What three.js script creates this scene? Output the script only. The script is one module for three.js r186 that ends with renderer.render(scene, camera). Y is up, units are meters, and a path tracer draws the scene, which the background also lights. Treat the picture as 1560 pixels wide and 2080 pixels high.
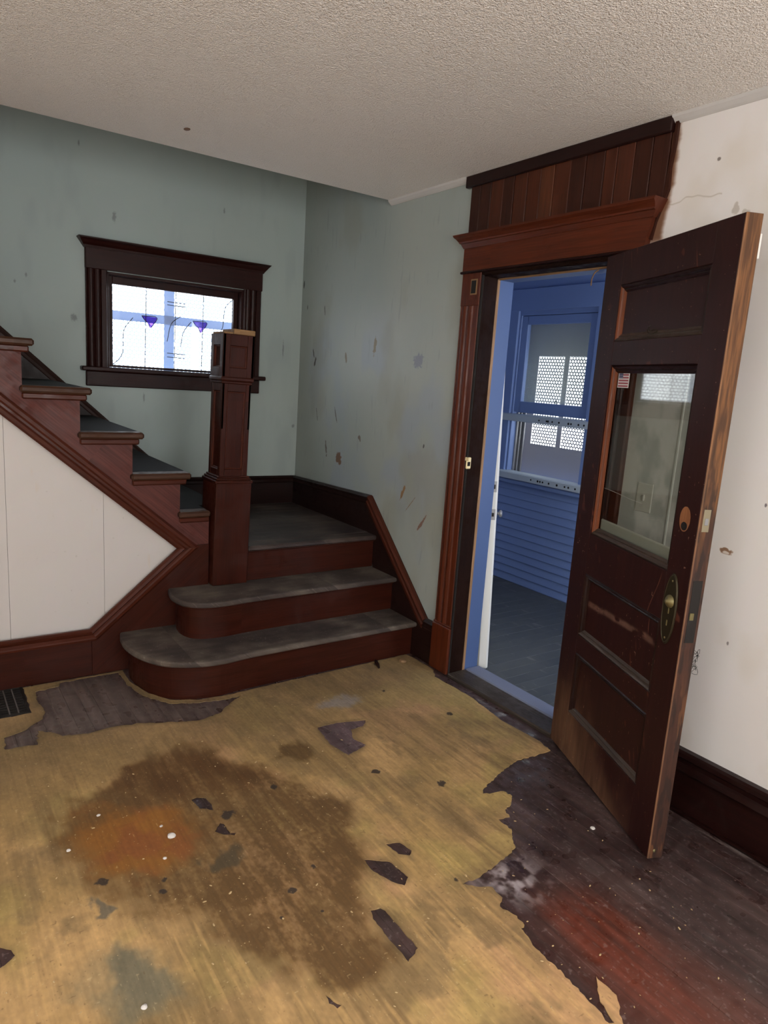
import * as THREE from 'three';
import { mergeGeometries } from 'three/addons/utils/BufferGeometryUtils.js';
import { ConvexGeometry } from 'three/addons/geometries/ConvexGeometry.js';
import { RectAreaLightUniformsLib } from 'three/addons/lights/RectAreaLightUniformsLib.js';

// ---------------------------------------------------------------- camera, sky, daylight, exposure
const scene = new THREE.Scene();
const renderer = new THREE.WebGLRenderer({ antialias: true });
renderer.toneMapping = THREE.LinearToneMapping;
renderer.toneMappingExposure = 0.61;
renderer.shadowMap.enabled = true;
const camera = new THREE.PerspectiveCamera(73.04, 1560 / 2080, 0.05, 60);
{
  const yaw = 0.6127, pitch = 0.1886, roll = 0.0666;
  const f = new THREE.Vector3(Math.sin(yaw) * Math.cos(pitch), -Math.sin(pitch), -Math.cos(yaw) * Math.cos(pitch));
  const rt = new THREE.Vector3(Math.cos(yaw), 0, Math.sin(yaw)), up = new THREE.Vector3().crossVectors(rt, f);
  const r2 = rt.clone().multiplyScalar(Math.cos(roll)).addScaledVector(up, Math.sin(roll));
  const u2 = up.clone().multiplyScalar(Math.cos(roll)).addScaledVector(rt, -Math.sin(roll));
  camera.position.set(-2.4153, 1.5752, 4.6405);
  camera.quaternion.setFromRotationMatrix(new THREE.Matrix4().makeBasis(r2, u2, f.clone().negate()));
}
scene.background = new THREE.Color().setRGB(0.9, 0.96, 1.0);
scene.backgroundIntensity = 7.5;
RectAreaLightUniformsLib.init();
function daylight(w, h, strength, at, towards, rgb = [1, 0.972, 0.94]) {      // daylight coming in through one window opening
  const l = new THREE.RectAreaLight(new THREE.Color().setRGB(...rgb), strength, w, h);
  l.position.set(...at); l.lookAt(...towards); scene.add(l);
}
daylight(1.1, 1.5, 9.5, [-1.45, 1.6, 5.83], [-1.45, 1.5, 0]);
daylight(1.1, 1.5, 9.5, [-3.15, 1.6, 5.83], [-3.15, 1.5, 0]);
daylight(1.2, 1.5, 2.5, [-4.13, 1.6, 4.6], [0, 1.6, 4.6]);
daylight(1.1, 1.3, 10.5, [0.98, 1.5, 4.36], [0.98, 1.4, 0], [0.9, 0.95, 1]);    // porch window
daylight(0.78, 0.48, 1.5, [-0.9, 1.8, -0.045], [-0.9, 1.5, 3], [0.9, 0.96, 1]);    // stair window

// ---------------------------------------------------------------- helpers
const V2 = THREE.Vector2, V3 = THREE.Vector3;
let seed = 7;
const rnd = () => { seed = (seed * 1664525 + 1013904223) >>> 0; return seed / 4294967296; };
const hash = (x, y) => { let h = Math.imul(x | 0, 374761393) ^ Math.imul(y | 0, 668265263); h = Math.imul(h ^ (h >>> 13), 1274126177); return ((h ^ (h >>> 16)) >>> 0) / 4294967296; };
function vnoise(x, y, wrap = 0) {
  const xi = Math.floor(x), yi = Math.floor(y), fx = x - xi, fy = y - yi, u = fx * fx * (3 - 2 * fx), v = fy * fy * (3 - 2 * fy);
  const W = wrap ? (a) => ((a % wrap) + wrap) % wrap : (a) => a;
  const a = hash(W(xi), W(yi)), b = hash(W(xi + 1), W(yi)), c = hash(W(xi), W(yi + 1)), d = hash(W(xi + 1), W(yi + 1));
  return a + (b - a) * u + (c - a) * v + (a - b - c + d) * u * v;
}
const fbm = (x, y, o = 4) => { let s = 0, a = 0.5, t = 0; for (let i = 0; i < o; i++) { s += a * vnoise(x, y); t += a; x = x * 2.03 + 17.1; y = y * 2.03 + 5.3; a *= 0.5; } return s / t; };
const clamp = (x, a = 0, b = 1) => Math.min(b, Math.max(a, x)), mixc = (a, b, t) => [a[0] + (b[0] - a[0]) * t, a[1] + (b[1] - a[1]) * t, a[2] + (b[2] - a[2]) * t];
const smooth = (a, b, x) => { const t = clamp((x - a) / (b - a)); return t * t * (3 - 2 * t); };
function tex(W, H, fn, color = true, wrap = THREE.ClampToEdgeWrapping) {       // fn(u, v) -> [r, g, b] in 0..255
  const d = new Uint8Array(W * H * 4);
  for (let j = 0; j < H; j++) for (let i = 0; i < W; i++) {
    const c = fn((i + 0.5) / W, (j + 0.5) / H, i, j), o = (j * W + i) * 4;
    d[o] = clamp(c[0], 0, 255); d[o + 1] = clamp(c[1], 0, 255); d[o + 2] = clamp(c[2], 0, 255); d[o + 3] = 255;
  }
  const t = new THREE.DataTexture(d, W, H); t.magFilter = THREE.LinearFilter; t.minFilter = THREE.LinearMipmapLinearFilter; t.generateMipmaps = true;
  t.wrapS = t.wrapT = wrap; if (color) t.colorSpace = THREE.SRGBColorSpace; t.needsUpdate = true; return t;
}
function mask(N, polys, blur, x0, z0, size) {                                  // soft mask of polygons over a square region
  const m = new Float32Array(N * N);
  for (const p of polys) {
    const q = p.map(([x, z]) => [(x - x0) / size * N, (z - z0) / size * N]);
    for (let j = 0; j < N; j++) {
      const xs = []; for (let k = 0; k < q.length; k++) { const a = q[k], b = q[(k + 1) % q.length], y = j + 0.5; if ((a[1] > y) !== (b[1] > y)) xs.push(a[0] + (y - a[1]) / (b[1] - a[1]) * (b[0] - a[0])); }
      xs.sort((a, b) => a - b);
      for (let k = 0; k + 1 < xs.length; k += 2) for (let i = Math.max(0, Math.ceil(xs[k])); i < Math.min(N, xs[k + 1]); i++) m[j * N + i] = 1;
    }
  }
  const r = Math.round(blur / size * N);
  if (r > 0) for (let pass = 0; pass < 3; pass++) for (const [s, t] of [[1, N], [N, 1]]) {
    const row = new Float32Array(N);
    for (let j = 0; j < N; j++) { let acc = 0; for (let i = -r; i < N; i++) { if (i + r < N) acc += m[(i + r) * s + j * t]; if (i - r - 1 >= 0) acc -= m[(i - r - 1) * s + j * t]; if (i >= 0) row[i] = acc / (2 * r + 1); } for (let i = 0; i < N; i++) m[i * s + j * t] = row[i]; }
  }
  return (x, z) => { const i = Math.floor((x - x0) / size * N), j = Math.floor((z - z0) / size * N); return i < 0 || j < 0 || i >= N || j >= N ? 0 : m[j * N + i]; };
}
const taken = {};
const numbered = (n) => { taken[n] = (taken[n] ?? -1) + 1; return taken[n] ? `${n}_${String(taken[n]).padStart(3, '0')}` : n; };
function thing(name, label, category, { at = [0, 0, 0], kind, group } = {}) {
  const o = new THREE.Group(); o.name = numbered(name); o.position.set(...at); scene.add(o);
  if (label) o.userData.label = label; if (category) o.userData.category = category; if (kind) o.userData.kind = kind; if (group) o.userData.group = group;
  return o;
}
function part(name, geo, mat, parent, label) {
  const g = Array.isArray(geo) ? mergeGeometries(geo.map(clean)) : geo;
  const m = new THREE.Mesh(g, mat); m.name = name; parent.add(m); if (label) m.userData.label = label; return m;
}
function solo(name, geo, mat, label, category, extra = {}) {
  const m = part(numbered(name), geo, mat, scene, label); if (category) m.userData.category = category; Object.assign(m.userData, extra); return m;
}
function clean(g) { const h = g.index ? g.toNonIndexed() : g.clone(); for (const k of Object.keys(h.attributes)) if (!['position', 'normal', 'uv'].includes(k)) h.deleteAttribute(k); if (!h.attributes.normal) h.computeVertexNormals(); return h; }
// uv in metres: v runs along dir (the grain), u across it on each face
function grain(g, dir = [0, 1, 0], off = 0) {
  const h = clean(g), p = h.attributes.position, D = new V3(...dir).normalize(), uv = new Float32Array(p.count * 2), a = new V3(), b = new V3(), c = new V3(), n = new V3(), s = new V3();
  for (let i = 0; i < p.count; i += 3) {
    a.fromBufferAttribute(p, i); b.fromBufferAttribute(p, i + 1); c.fromBufferAttribute(p, i + 2);
    n.subVectors(b, a).cross(s.subVectors(c, a)).normalize(); s.crossVectors(n, D);
    const cap = s.length() < 0.3; if (cap) s.set(D.y, D.z, D.x).cross(n); s.normalize();
    const t = cap ? new V3().crossVectors(n, s) : D;
    [a, b, c].forEach((q, k) => { uv[(i + k) * 2] = q.dot(s) + off; uv[(i + k) * 2 + 1] = q.dot(t) + off * 3.7; });
  }
  h.setAttribute('uv', new THREE.BufferAttribute(uv, 2)); return h;
}
function mapUV(g, fn) { const h = clean(g), p = h.attributes.position, uv = new Float32Array(p.count * 2); for (let i = 0; i < p.count; i++) { const [u, v] = fn(p.getX(i), p.getY(i), p.getZ(i)); uv[2 * i] = u; uv[2 * i + 1] = v; } h.setAttribute('uv', new THREE.BufferAttribute(uv, 2)); return h; }
function box(x0, x1, y0, y1, z0, z1, b = 0.003) {                                // chamfered box
  if (!b) { const g = new THREE.BoxGeometry(x1 - x0, y1 - y0, z1 - z0); g.translate((x0 + x1) / 2, (y0 + y1) / 2, (z0 + z1) / 2); return clean(g); }
  b = Math.min(b, (x1 - x0) / 3, (y1 - y0) / 3, (z1 - z0) / 3); const pts = [];
  for (const [x, sx] of [[x0, 1], [x1, -1]]) for (const [y, sy] of [[y0, 1], [y1, -1]]) for (const [z, sz] of [[z0, 1], [z1, -1]]) pts.push(new V3(x, y + sy * b, z + sz * b), new V3(x + sx * b, y, z + sz * b), new V3(x + sx * b, y + sy * b, z));
  return clean(new ConvexGeometry(pts));
}
function tris(list) { const g = new THREE.BufferGeometry(); g.setAttribute('position', new THREE.Float32BufferAttribute(list.flatMap((v) => [v.x, v.y, v.z]), 3)); g.computeVertexNormals(); g.setAttribute('uv', new THREE.Float32BufferAttribute(new Array(list.length * 2).fill(0), 2)); return g; }
// a moulding whose cross-section [along width 0..1, height out] runs from one mitred end to the other
function mould(startOuter, startInner, endOuter, endInner, prof, out, base = 0) {
  const O = new V3(...out), pt = (o, i, [t, h]) => new V3(...o).lerp(new V3(...i), t).addScaledVector(O, h + base), L = [];
  const A = prof.map((q) => pt(startOuter, startInner, q)), B = prof.map((q) => pt(endOuter, endInner, q)), n = prof.length;
  for (let k = 0; k < n; k++) { const m = (k + 1) % n; L.push(A[k], B[k], B[m], A[k], B[m], A[m]); }
  for (const f of THREE.ShapeUtils.triangulateShape(prof.map((q) => new V2(...q)), [])) L.push(A[f[0]], A[f[1]], A[f[2]], B[f[0]], B[f[2]], B[f[1]]);
  const d = new V3(...endOuter).sub(new V3(...startOuter)); return grain(tris(L), d.toArray());
}
// a plate from a 2D outline; plane maps (a, b) on the outline and depth c to the world
function plate(outline, depth, plane, { holes = [], bevel = 0 } = {}) {
  const s = new THREE.Shape(outline.map((p) => new V2(...p))); for (const h of holes) s.holes.push(new THREE.Path(h.map((p) => new V2(...p))));
  const g = new THREE.ExtrudeGeometry(s, { depth: depth - 2 * bevel, bevelEnabled: bevel > 0, bevelThickness: bevel, bevelSize: bevel, bevelOffset: -bevel, bevelSegments: 2, steps: 1 });
  g.translate(0, 0, bevel);
  const h = clean(g), p = h.attributes.position;
  for (let i = 0; i < p.count; i++) p.setXYZ(i, ...plane(p.getX(i), p.getY(i), p.getZ(i)));
  h.computeVertexNormals(); return h;
}
const XY = (z) => (a, b, c) => [a, b, z + c], ZY = (x) => (a, b, c) => [x - c, b, a], XZ = (y) => (a, b, c) => [a, y - c, b];
const rect = (a0, a1, b0, b1) => [[a0, b0], [a1, b0], [a1, b1], [a0, b1]];
function lin(r, g, b) { return new THREE.Color().setRGB(r / 255, g / 255, b / 255, THREE.SRGBColorSpace); }

// ---------------------------------------------------------------- materials
const woodTex = tex(512, 1024, (u, v) => {
  const s = vnoise(u * 64, v * 8, 64) * 0.5 + vnoise(u * 128, v * 16, 128) * 0.35 + vnoise(u * 16, v * 4, 16) * 0.45, k = 165 + 60 * (s - 0.25);
  return [k, k * 0.985, k * 0.97];
}, true, THREE.RepeatWrapping);
woodTex.repeat.set(3, 1);
const woodRough = tex(512, 512, (u, v) => { const k = 95 + 120 * vnoise(u * 8, v * 8, 8) * vnoise(u * 32, v * 32, 32) + 60 * Math.pow(vnoise(u * 128, v * 64, 128), 4); return [k, k, k]; }, false, THREE.RepeatWrapping);
const mats = {};
const wood = (name, r, g, b, rough = 0.75) => (mats[name] ??= new THREE.MeshPhysicalMaterial({ name, color: lin(r, g, b), map: woodTex, roughnessMap: woodRough, roughness: rough, specularIntensity: 0.5, bumpMap: woodTex, bumpScale: 0.0003 }));
const flat = (name, c, rough = 0.7, extra = {}) => (mats[name] ??= new THREE.MeshStandardMaterial({ name, color: c, roughness: rough, ...extra }));
const mahogany = wood('mahogany', 78, 35, 24), casingWood = wood('casing_wood', 112, 52, 30), stringWood = wood('string_wood', 116, 66, 60, 1), mouldWood = wood('mould_wood', 98, 46, 30);
const jambWood = wood('jamb_wood', 44, 25, 18, 1.3); jambWood.specularIntensity = 0.15;
const skirtWood = wood('skirt_wood', 48, 29, 26), darkWood = wood('dark_wood', 46, 21, 18), rawWood = wood('raw_wood', 190, 150, 105, 1.2), windowWood = wood('window_wood', 58, 24, 19);
const boardWoods = [wood('panel_wood_a', 98, 50, 32), wood('panel_wood_b', 76, 38, 26), wood('panel_wood_c', 110, 62, 40)];
const noiseRep = tex(512, 512, (u, v) => { const k = 255 * (0.55 * vnoise(u * 128, v * 128, 128) + 0.45 * vnoise(u * 64, v * 64, 64)); return [k, k, k]; }, false, THREE.RepeatWrapping);
const bluePaint = flat('blue_paint', lin(122, 144, 192), 0.55, { bumpMap: noiseRep, bumpScale: 0.0006 });
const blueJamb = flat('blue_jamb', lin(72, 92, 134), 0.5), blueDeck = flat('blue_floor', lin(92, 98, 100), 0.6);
const whitePaint = flat('white_paint', lin(222, 220, 214), 0.5), greyMetal = flat('grey_metal', lin(150, 150, 152), 0.45, { metalness: 0.6 });
const dustyRail = flat('dusty_rail', lin(188, 198, 205), 0.6), blackIron = flat('black_iron', lin(38, 34, 32), 0.55, { metalness: 0.4 });
const oldBrass = flat('old_brass', lin(66, 58, 42), 0.5, { metalness: 0.75 }), brightBrass = flat('bright_brass', lin(140, 130, 92), 0.45, { metalness: 0.8 });
const cream = flat('cream_plastic', lin(235, 215, 165), 0.5), gapBlack = flat('gap_black', lin(24, 20, 18), 0.95), tanEdge = wood('tan_edge', 190, 150, 112, 1);
const glass = new THREE.MeshPhysicalMaterial({ name: 'glass', color: 0xffffff, transmission: 1, thickness: 0, roughness: 0.03, ior: 1.5 });
const purpleGlass = new THREE.MeshPhysicalMaterial({ name: 'purple_glass', color: lin(176, 150, 225), transmission: 1, thickness: 0, roughness: 0.1, ior: 1.5 });

// ---------------------------------------------------------------- measures of the place
const H = 2.6, r = 0.2065, t = 0.241, zs = 1.1156, x5 = -1.2462, zc = 1.0774, XK = (k) => x5 - (k - 5) * t;
const L0 = -4.2, Z1 = 5.9, PX = 1.75;                                          // left wall, wall behind the camera, far porch wall

// ---------------------------------------------------------------- floor boards
const FX = -3, FZ = 1.1, FS = 3;                                               // the painted region of the floor, 3 m square
const greyPatch = [[-1.966, 1.205], [-1.858, 1.187], [-1.844, 1.15], [-1.57, 1.15], [-1.57, 1.3], [-1.53, 1.475], [-1.45, 1.6], [-1.33, 1.655], [-1.22, 1.675], [-1.12, 1.675], [-1.16, 1.70], [-1.277, 1.801], [-1.369, 1.822], [-1.475, 1.793], [-1.615, 1.731], [-1.737, 1.708], [-1.835, 1.719], [-1.93, 1.693], [-1.968, 1.636], [-2.013, 1.603], [-2.03, 1.721], [-2.148, 1.702], [-2.141, 1.596], [-2.068, 1.574], [-1.977, 1.494], [-1.958, 1.437], [-1.972, 1.322]];
const redPatch = [[-0.929, 3.426], [-0.722, 3.401], [-0.662, 3.51], [-0.62, 4.2], [-0.9, 4.2], [-0.944, 3.838]];
const whiteDust = [[-1.0, 3.223], [-0.87, 3.21], [-0.761, 3.216], [-0.744, 3.336], [-0.87, 3.39], [-0.953, 3.342]];
const mGrey = mask(600, [greyPatch], 0.03, FX, FZ, FS), mRed = mask(600, [redPatch], 0.06, FX, FZ, FS), mDust = mask(600, [whiteDust], 0.05, FX, FZ, FS);
const mPale = mask(600, [[[-0.98, 2.08], [-0.68, 2.08], [-0.68, 2.42], [-0.98, 2.42]]], 0.03, FX, FZ, FS);
const boardMap = tex(1536, 1536, (u, v) => {
  const x = FX + u * FS, z = FZ + v * FS, k = 0.75 + 0.5 * fbm(x * 60, z * 5, 3), sp = fbm(x * 25, z * 25, 3), dust = fbm(x * 7 + 3, z * 4, 4);
  let c = mixc([60, 43, 41], [80, 62, 59], smooth(0.4, 0.75, dust));
  c = mixc(c, [112, 55, 40], mRed(x, z) * (0.55 + 0.45 * smooth(0.3, 0.7, fbm(x * 14, z * 1.5, 3))));
  c = mixc(c, [205, 196, 200], mDust(x, z) * smooth(0.38, 0.66, sp) * 0.95);
  c = mixc(c, [100, 87, 82], mGrey(x, z) * (0.75 + 0.25 * sp));
  c = mixc(c, [120, 100, 104], mPale(x, z) * 0.7);
  c = mixc(c, [150, 140, 140], smooth(0.8, 0.9, vnoise(x * 150, z * 150)) * 0.35);
  c = mixc(c, [150, 140, 134], 0.6 * smooth(0.05, 0.042, Math.abs(x)) * smooth(0.3, 0.6, fbm(x * 60, z * 12, 3)) * smooth(2.6, 2.8, z));
  c = mixc(c, [135, 125, 125], smooth(0.86, 0.95, vnoise(x * 260, z * 12)) * 0.3);
  return c.map((q) => q * k);
}, true, THREE.MirroredRepeatWrapping);
const boardMat = new THREE.MeshStandardMaterial({ name: 'floor_board_finish', map: boardMap, roughness: 1, roughnessMap: noiseRep, bumpMap: boardMap, bumpScale: 0.0004 });
const floor = thing('floor', 'dark stained strip board floor showing through the torn covering', null, { kind: 'structure' });
const floorUV = (x, y, z) => [(x - FX) / FS, (z - FZ) / FS];
for (let x = L0, i = 0; x < -0.002; x += 0.06, i++) {
  const w = Math.min(x + 0.0596, 0), d = -0.0012 * hash(i, 3);
  part(i ? `floor_board_${String(i).padStart(3, '0')}` : 'floor_board', mapUV(box(x, w, -0.02, d, 1.09, Z1, 0.0007), floorUV), boardMat, floor);
}
part('subfloor', box(L0 - 0.2, 0.2, -0.2, -0.0202, -0.2, Z1 + 0.2, 0), gapBlack, floor);

// ---------------------------------------------------------------- ceiling and walls
const popcorn = tex(1024, 1024, (u, v) => { const a = vnoise(u * 160, v * 160, 160), b = vnoise(u * 330, v * 330, 330), c = vnoise(u * 40, v * 40, 40), k = 255 * clamp(0.35 * a + 0.4 * b + 0.1 * c + 0.25 * hash(Math.floor(u * 512), Math.floor(v * 512))); return [k, k, k]; }, false, THREE.RepeatWrapping);
const ceilMat = new THREE.MeshStandardMaterial({ name: 'popcorn_ceiling', color: lin(240, 232, 224), roughness: 1, bumpMap: popcorn, bumpScale: 0.008 });
const ceilMark = new THREE.MeshStandardMaterial({ name: 'brown_ceiling_mark', color: lin(120, 90, 70), roughness: 0.9 });
const ceiling = thing('ceiling', 'off-white popcorn ceiling', null, { kind: 'structure' });
part('ceiling_slab', mapUV(box(L0 - 0.2, 0.2, H, H + 0.25, zc, Z1 + 0.2, 0.004), (x, y, z) => [x * 1.1, z * 1.1 + y]), ceilMat, ceiling);
{
  const g = new THREE.SphereGeometry(0.014, 10, 8); g.scale(1, 0.18, 1.6); g.translate(-1.321, H - 0.001, 1.385);
  part('ceiling_stain', g, ceilMark, ceiling, 'small brown mark');
}
part('well_ceiling', box(L0 - 0.2, 0.2, 4.4, 4.5, -0.2, zc + 0.1, 0), ceilMat, ceiling);
part('well_header', box(L0 - 0.2, 0.2, H + 0.25, 4.4, zc, zc + 0.1, 0), ceilMat, ceiling);

const wallMarksBack = [[-1.492, 2.809, 0.006, 0.02], [-1.298, 2.439, 0.012, 0.03], [-1.789, 2.035, 0.006, 0.012], [-1.536, 1.821, 0.022, 0.022], [-1.848, 1.994, 0.006, 0.01], [-0.136, 1.741, 0.006, 0.06], [-0.032, 1.194, 0.012, 0.014], [-1.12, 1.36, 0.006, 0.03], [-0.5, 1.1, 0.008, 0.01], [-1.95, 2.5, 0.01, 0.014], [-0.6, 2.6, 0.006, 0.02]];
const backMap = tex(1024, 1024, (u, v) => {
  const x = -3 + u * 3, y = 0.4 + v * 3; let c = mixc([160, 173, 169], [172, 181, 175], fbm(x * 2.2, y * 1.6, 4));
  c = mixc(c, [142, 150, 150], 0.25 * smooth(0.55, 0.8, fbm(x * 9, y * 3 + 7, 3)));
  for (const [mx, my, a, b] of wallMarksBack) { const d = Math.hypot((x - mx) / a, (y - my) / b) + 0.6 * (vnoise(x * 160, y * 160) - 0.5); if (d < 1.3) c = mixc(c, [104, 108, 106], 0.6 * smooth(1.3, 0.4, d)); }
  return c;
});
const plaster = (map, rough = 0.62) => new THREE.MeshStandardMaterial({ name: 'painted_plaster', map, roughness: rough, bumpMap: noiseRep, bumpScale: 0 });
const wallBackMat = plaster(backMap, 0.6);
const WX0 = -1.347, WX1 = -0.449, WY0 = 1.52, WY1 = 2.115;
const wallBack = solo('wall_back', mapUV(plate(rect(L0 - 0.2, 0.2, -0.2, 4.4), 0.13, XY(-0.13), { holes: [rect(WX0, WX1, WY0, WY1)] }), (x, y) => [(x + 3) / 3, (y - 0.4) / 3]), wallBackMat, 'grey-green painted wall with the small stair window', null, { kind: 'structure' });

// wall with the doorway: green up to the casing, white beyond
const DZ0 = 1.945, DZ1 = 2.745, DY = 2.118;
// z, y, half width, half height, colour, lean
const chips = [
  [0.63, 1.029, 0.036, 0.04, [112, 82, 62], 0], [0.655, 1.7, 0.012, 0.034, [122, 112, 92], 0.25], [0.99, 1.775, 0.015, 0.055, [132, 120, 94], -0.1], [0.209, 1.73, 0.006, 0.036, [64, 60, 56], 0.35], [0.236, 1.667, 0.012, 0.03, [58, 54, 50], -0.3],
  [1.384, 0.928, 0.012, 0.05, [140, 104, 66], -0.45], [1.46, 0.865, 0.004, 0.05, [130, 108, 84], -0.9], [1.58, 0.775, 0.012, 0.06, [124, 92, 76], -0.75], [0.024, 2.2, 0.008, 0.03, [52, 54, 52], 0], [0.342, 2.016, 0.006, 0.03, [88, 88, 84], 0.2], [0.091, 2.043, 0.006, 0.02, [88, 88, 84], 0],
  [1.444, 1.687, 0.045, 0.04, [130, 136, 148], 0], [0.874, 1.195, 0.014, 0.02, [108, 96, 84], 0.3], [0.46, 2.785, 0.05, 0.01, [160, 166, 162], -0.5], [1.55, 1.22, 0.006, 0.012, [70, 70, 70], 0], [0.56, 1.32, 0.006, 0.05, [90, 86, 80], 0.4], [0.3, 1.3, 0.004, 0.04, [86, 86, 82], 0.3], [0.45, 1.08, 0.01, 0.05, [96, 88, 80], 0.2],
  [3.36, 1.05, 0.022, 0.011, [132, 96, 70], 0], [3.36, 1.045, 0.012, 0.005, [224, 212, 200], 0], [3.109, 2.415, 0.006, 0.006, [120, 110, 104], 0], [3.2, 2.235, 0.012, 0.02, [190, 180, 168], 0], [3.24, 2.22, 0.016, 0.01, [190, 180, 168], 0], [3.42, 0.72, 0.004, 0.008, [140, 130, 125], 0], [3.5, 1.6, 0.005, 0.005, [120, 112, 108], 0], [3.55, 1.23, 0.012, 0.004, [120, 110, 104], 0.2], [3.47, 1.24, 0.004, 0.006, [110, 100, 100], 0],
];
const rightMap = tex(2048, 1434, (u, v) => {
  const z = u * 4, y = v * 2.8; let c;
  if (z < 2.5) {
    c = mixc([152, 162, 158], [170, 174, 166], fbm(z * 2.4, y * 1.8, 4));
    c = mixc(c, [150, 160, 174], 0.5 * smooth(0.5, 0.68, fbm(z * 3 + 11, y * 2.2 + 4, 4)) * smooth(2.1, 1.7, y));
    c = mixc(c, [148, 148, 134], 0.45 * smooth(0.54, 0.72, fbm(z * 3.4 + 2, y * 2 + 9, 4)));
    c = mixc(c, [130, 134, 136], 0.3 * smooth(0.7, 0.9, fbm(z * 40, y * 7, 3)));
  } else {
    c = mixc([224, 217, 210], [228, 222, 219], fbm(z * 2.5, y * 2, 3));
    c = mixc(c, [206, 194, 176], 0.35 * smooth(0.52, 0.75, fbm(z * 4 + 3, y * 3, 4)));
    c = mixc(c, [184, 182, 176], 0.9 * smooth(3.3, 3.16, z) * smooth(2.88, 2.9, z) * smooth(0.8, 0.9, y) * smooth(1.9, 1.8, y) * smooth(0.35, 0.65, fbm(z * 14, y * 8 + 3, 4)));  // mottled stains, with the shade behind the door glass put into the colour
    const cy = 2.298 + 0.005 * Math.sin(z * 38) + 0.01 * (vnoise(z * 40, 2) - 0.5); if (z > 2.9 && z < 3.14) c = mixc(c, [190, 178, 164], 0.7 * smooth(0.004, 0.001, Math.abs(y - cy)));
    c = mixc(c, [120, 84, 62], smooth(0.03, 0.005, z - 2.902 + 0.02 * (fbm(y * 30, 1, 3) - 0.5) - 0.02 * smooth(2.25, 2.35, y)) * smooth(2.14, 2.18, y));
  }
  for (const [mz, my, a, b, col, lean] of chips) { const dy = y - my, dz = z - mz + lean * dy; if (Math.abs(dz) < a * 2 && Math.abs(dy) < b * 2) { const d = Math.hypot(dz / a, dy / b) + 1.1 * (fbm(z * 70, y * 70, 3) - 0.5); c = mixc(c, col, 0.9 * smooth(1.15, 0.8, d)); } }
  return c;
});
const wallRightMat = plaster(rightMap, 0.5);
const wallRight = thing('wall_right', 'wall with the doorway, grey-green on one side and white on the other', null, { kind: 'structure' });
part('wall_panel', mapUV(plate([[-0.2, -0.2], [DZ0, -0.2], [DZ0, DY], [DZ1, DY], [DZ1, -0.2], [Z1 + 0.2, -0.2], [Z1 + 0.2, 4.4], [-0.2, 4.4]], 0.19, (a, b, c) => [0.19 - c, b, a]), (x, y, z) => [z / 4, y / 2.8]), wallRightMat, wallRight);
const whiteWall = new THREE.MeshStandardMaterial({ name: 'white_wall', roughness: 0.7, map: tex(512, 512, (u, v) => { let c = mixc([203, 196, 191], [208, 202, 198], fbm(u * 7, v * 7, 4)); c = mixc(c, [204, 190, 172], 0.4 * smooth(0.76, 0.88, fbm(u * 60 + 3, v * 10, 3)) * smooth(0.5, 0.6, vnoise(u * 5, v * 5))); c = mixc(c, [176, 168, 160], 0.5 * smooth(0.965, 0.985, vnoise(u * 80, v * 80))); return c; }) });
// spandrel under the stair
const STAIRWALL = [[L0, 0], [-1.0, 0], [-1.0, 0.55], [-1.16, 0.63], [-3.46, 2.6], [L0, 2.6]];
const wallStair = thing('wall_stair', 'white panelled wall under the stair string', null, { kind: 'structure' });
{
  const seams = [-2.048, -1.62], uv = (x, y) => [(x + 3) / 2, y / 2];
  const top = (x) => Math.min(2.6, 0.63 + (-1.16 - x) * 0.8565);
  let a = L0;
  for (const b of [...seams, -1.16]) { part('wall_board', mapUV(plate([[a + 0.0007, 0], [b - 0.0007, 0], [b - 0.0007, top(b)], ...(top(a) === 2.6 ? [[-3.46, 2.6]] : []), [a + 0.0007, top(a)]], 0.012, XY(zs - 0.043)), uv), whiteWall, wallStair); a = b; }
}
const plainWhite = flat('plain_white_wall', lin(222, 215, 208), 0.8);
solo('wall_left', plate([[0, -0.2], [Z1 + 0.2, -0.2], [Z1 + 0.2, 2.7], [zc, 2.7], [zc, 4.4], [-0.2, 4.4], [-0.2, -0.2]].map(([a, b]) => [a, b]), 0.2, (a, b, c) => [L0 - c, b, a], { holes: [rect(4.0, 5.2, 0.85, 2.35)] }), plainWhite, 'plain white wall left of the camera', null, { kind: 'structure' });
solo('wall_front', plate(rect(L0 - 0.2, 0.2, -0.2, 2.7), 0.2, XY(Z1), { holes: [rect(-2.0, -0.9, 0.85, 2.35), rect(-3.7, -2.6, 0.85, 2.35)] }), plainWhite, 'plain white wall behind the camera', null, { kind: 'structure' });
for (const [a, ax] of [[-1.45, 'z'], [-3.15, 'z'], [4.6, 'x']]) {                   // frames of the windows that let the daylight in
  const w = thing(ax === 'z' && a > -2 ? 'window_3' : ax === 'z' ? 'window_4' : 'window_5', 'white framed window lighting the room from behind the camera', null, { kind: 'structure' });
  const hw = ax === 'z' ? 0.55 : 0.6, put = (g) => (ax === 'z' ? g.translate(a, 0, Z1 + 0.08) : g.rotateY(Math.PI / 2).translate(L0 - 0.08, 0, a));
  part('window_frame', [box(-hw, -hw + 0.05, 0.85, 2.35, 0, 0.05), box(hw - 0.05, hw, 0.85, 2.35, 0, 0.05), box(-hw, hw, 0.85, 0.9, 0, 0.05), box(-hw, hw, 2.3, 2.35, 0, 0.05), box(-hw, hw, 1.58, 1.62, 0, 0.05)].map(put), whitePaint, w);
  part('pane', put(box(-hw, hw, 0.85, 2.35, 0.02, 0.024, 0)), glass, w);
}
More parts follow.
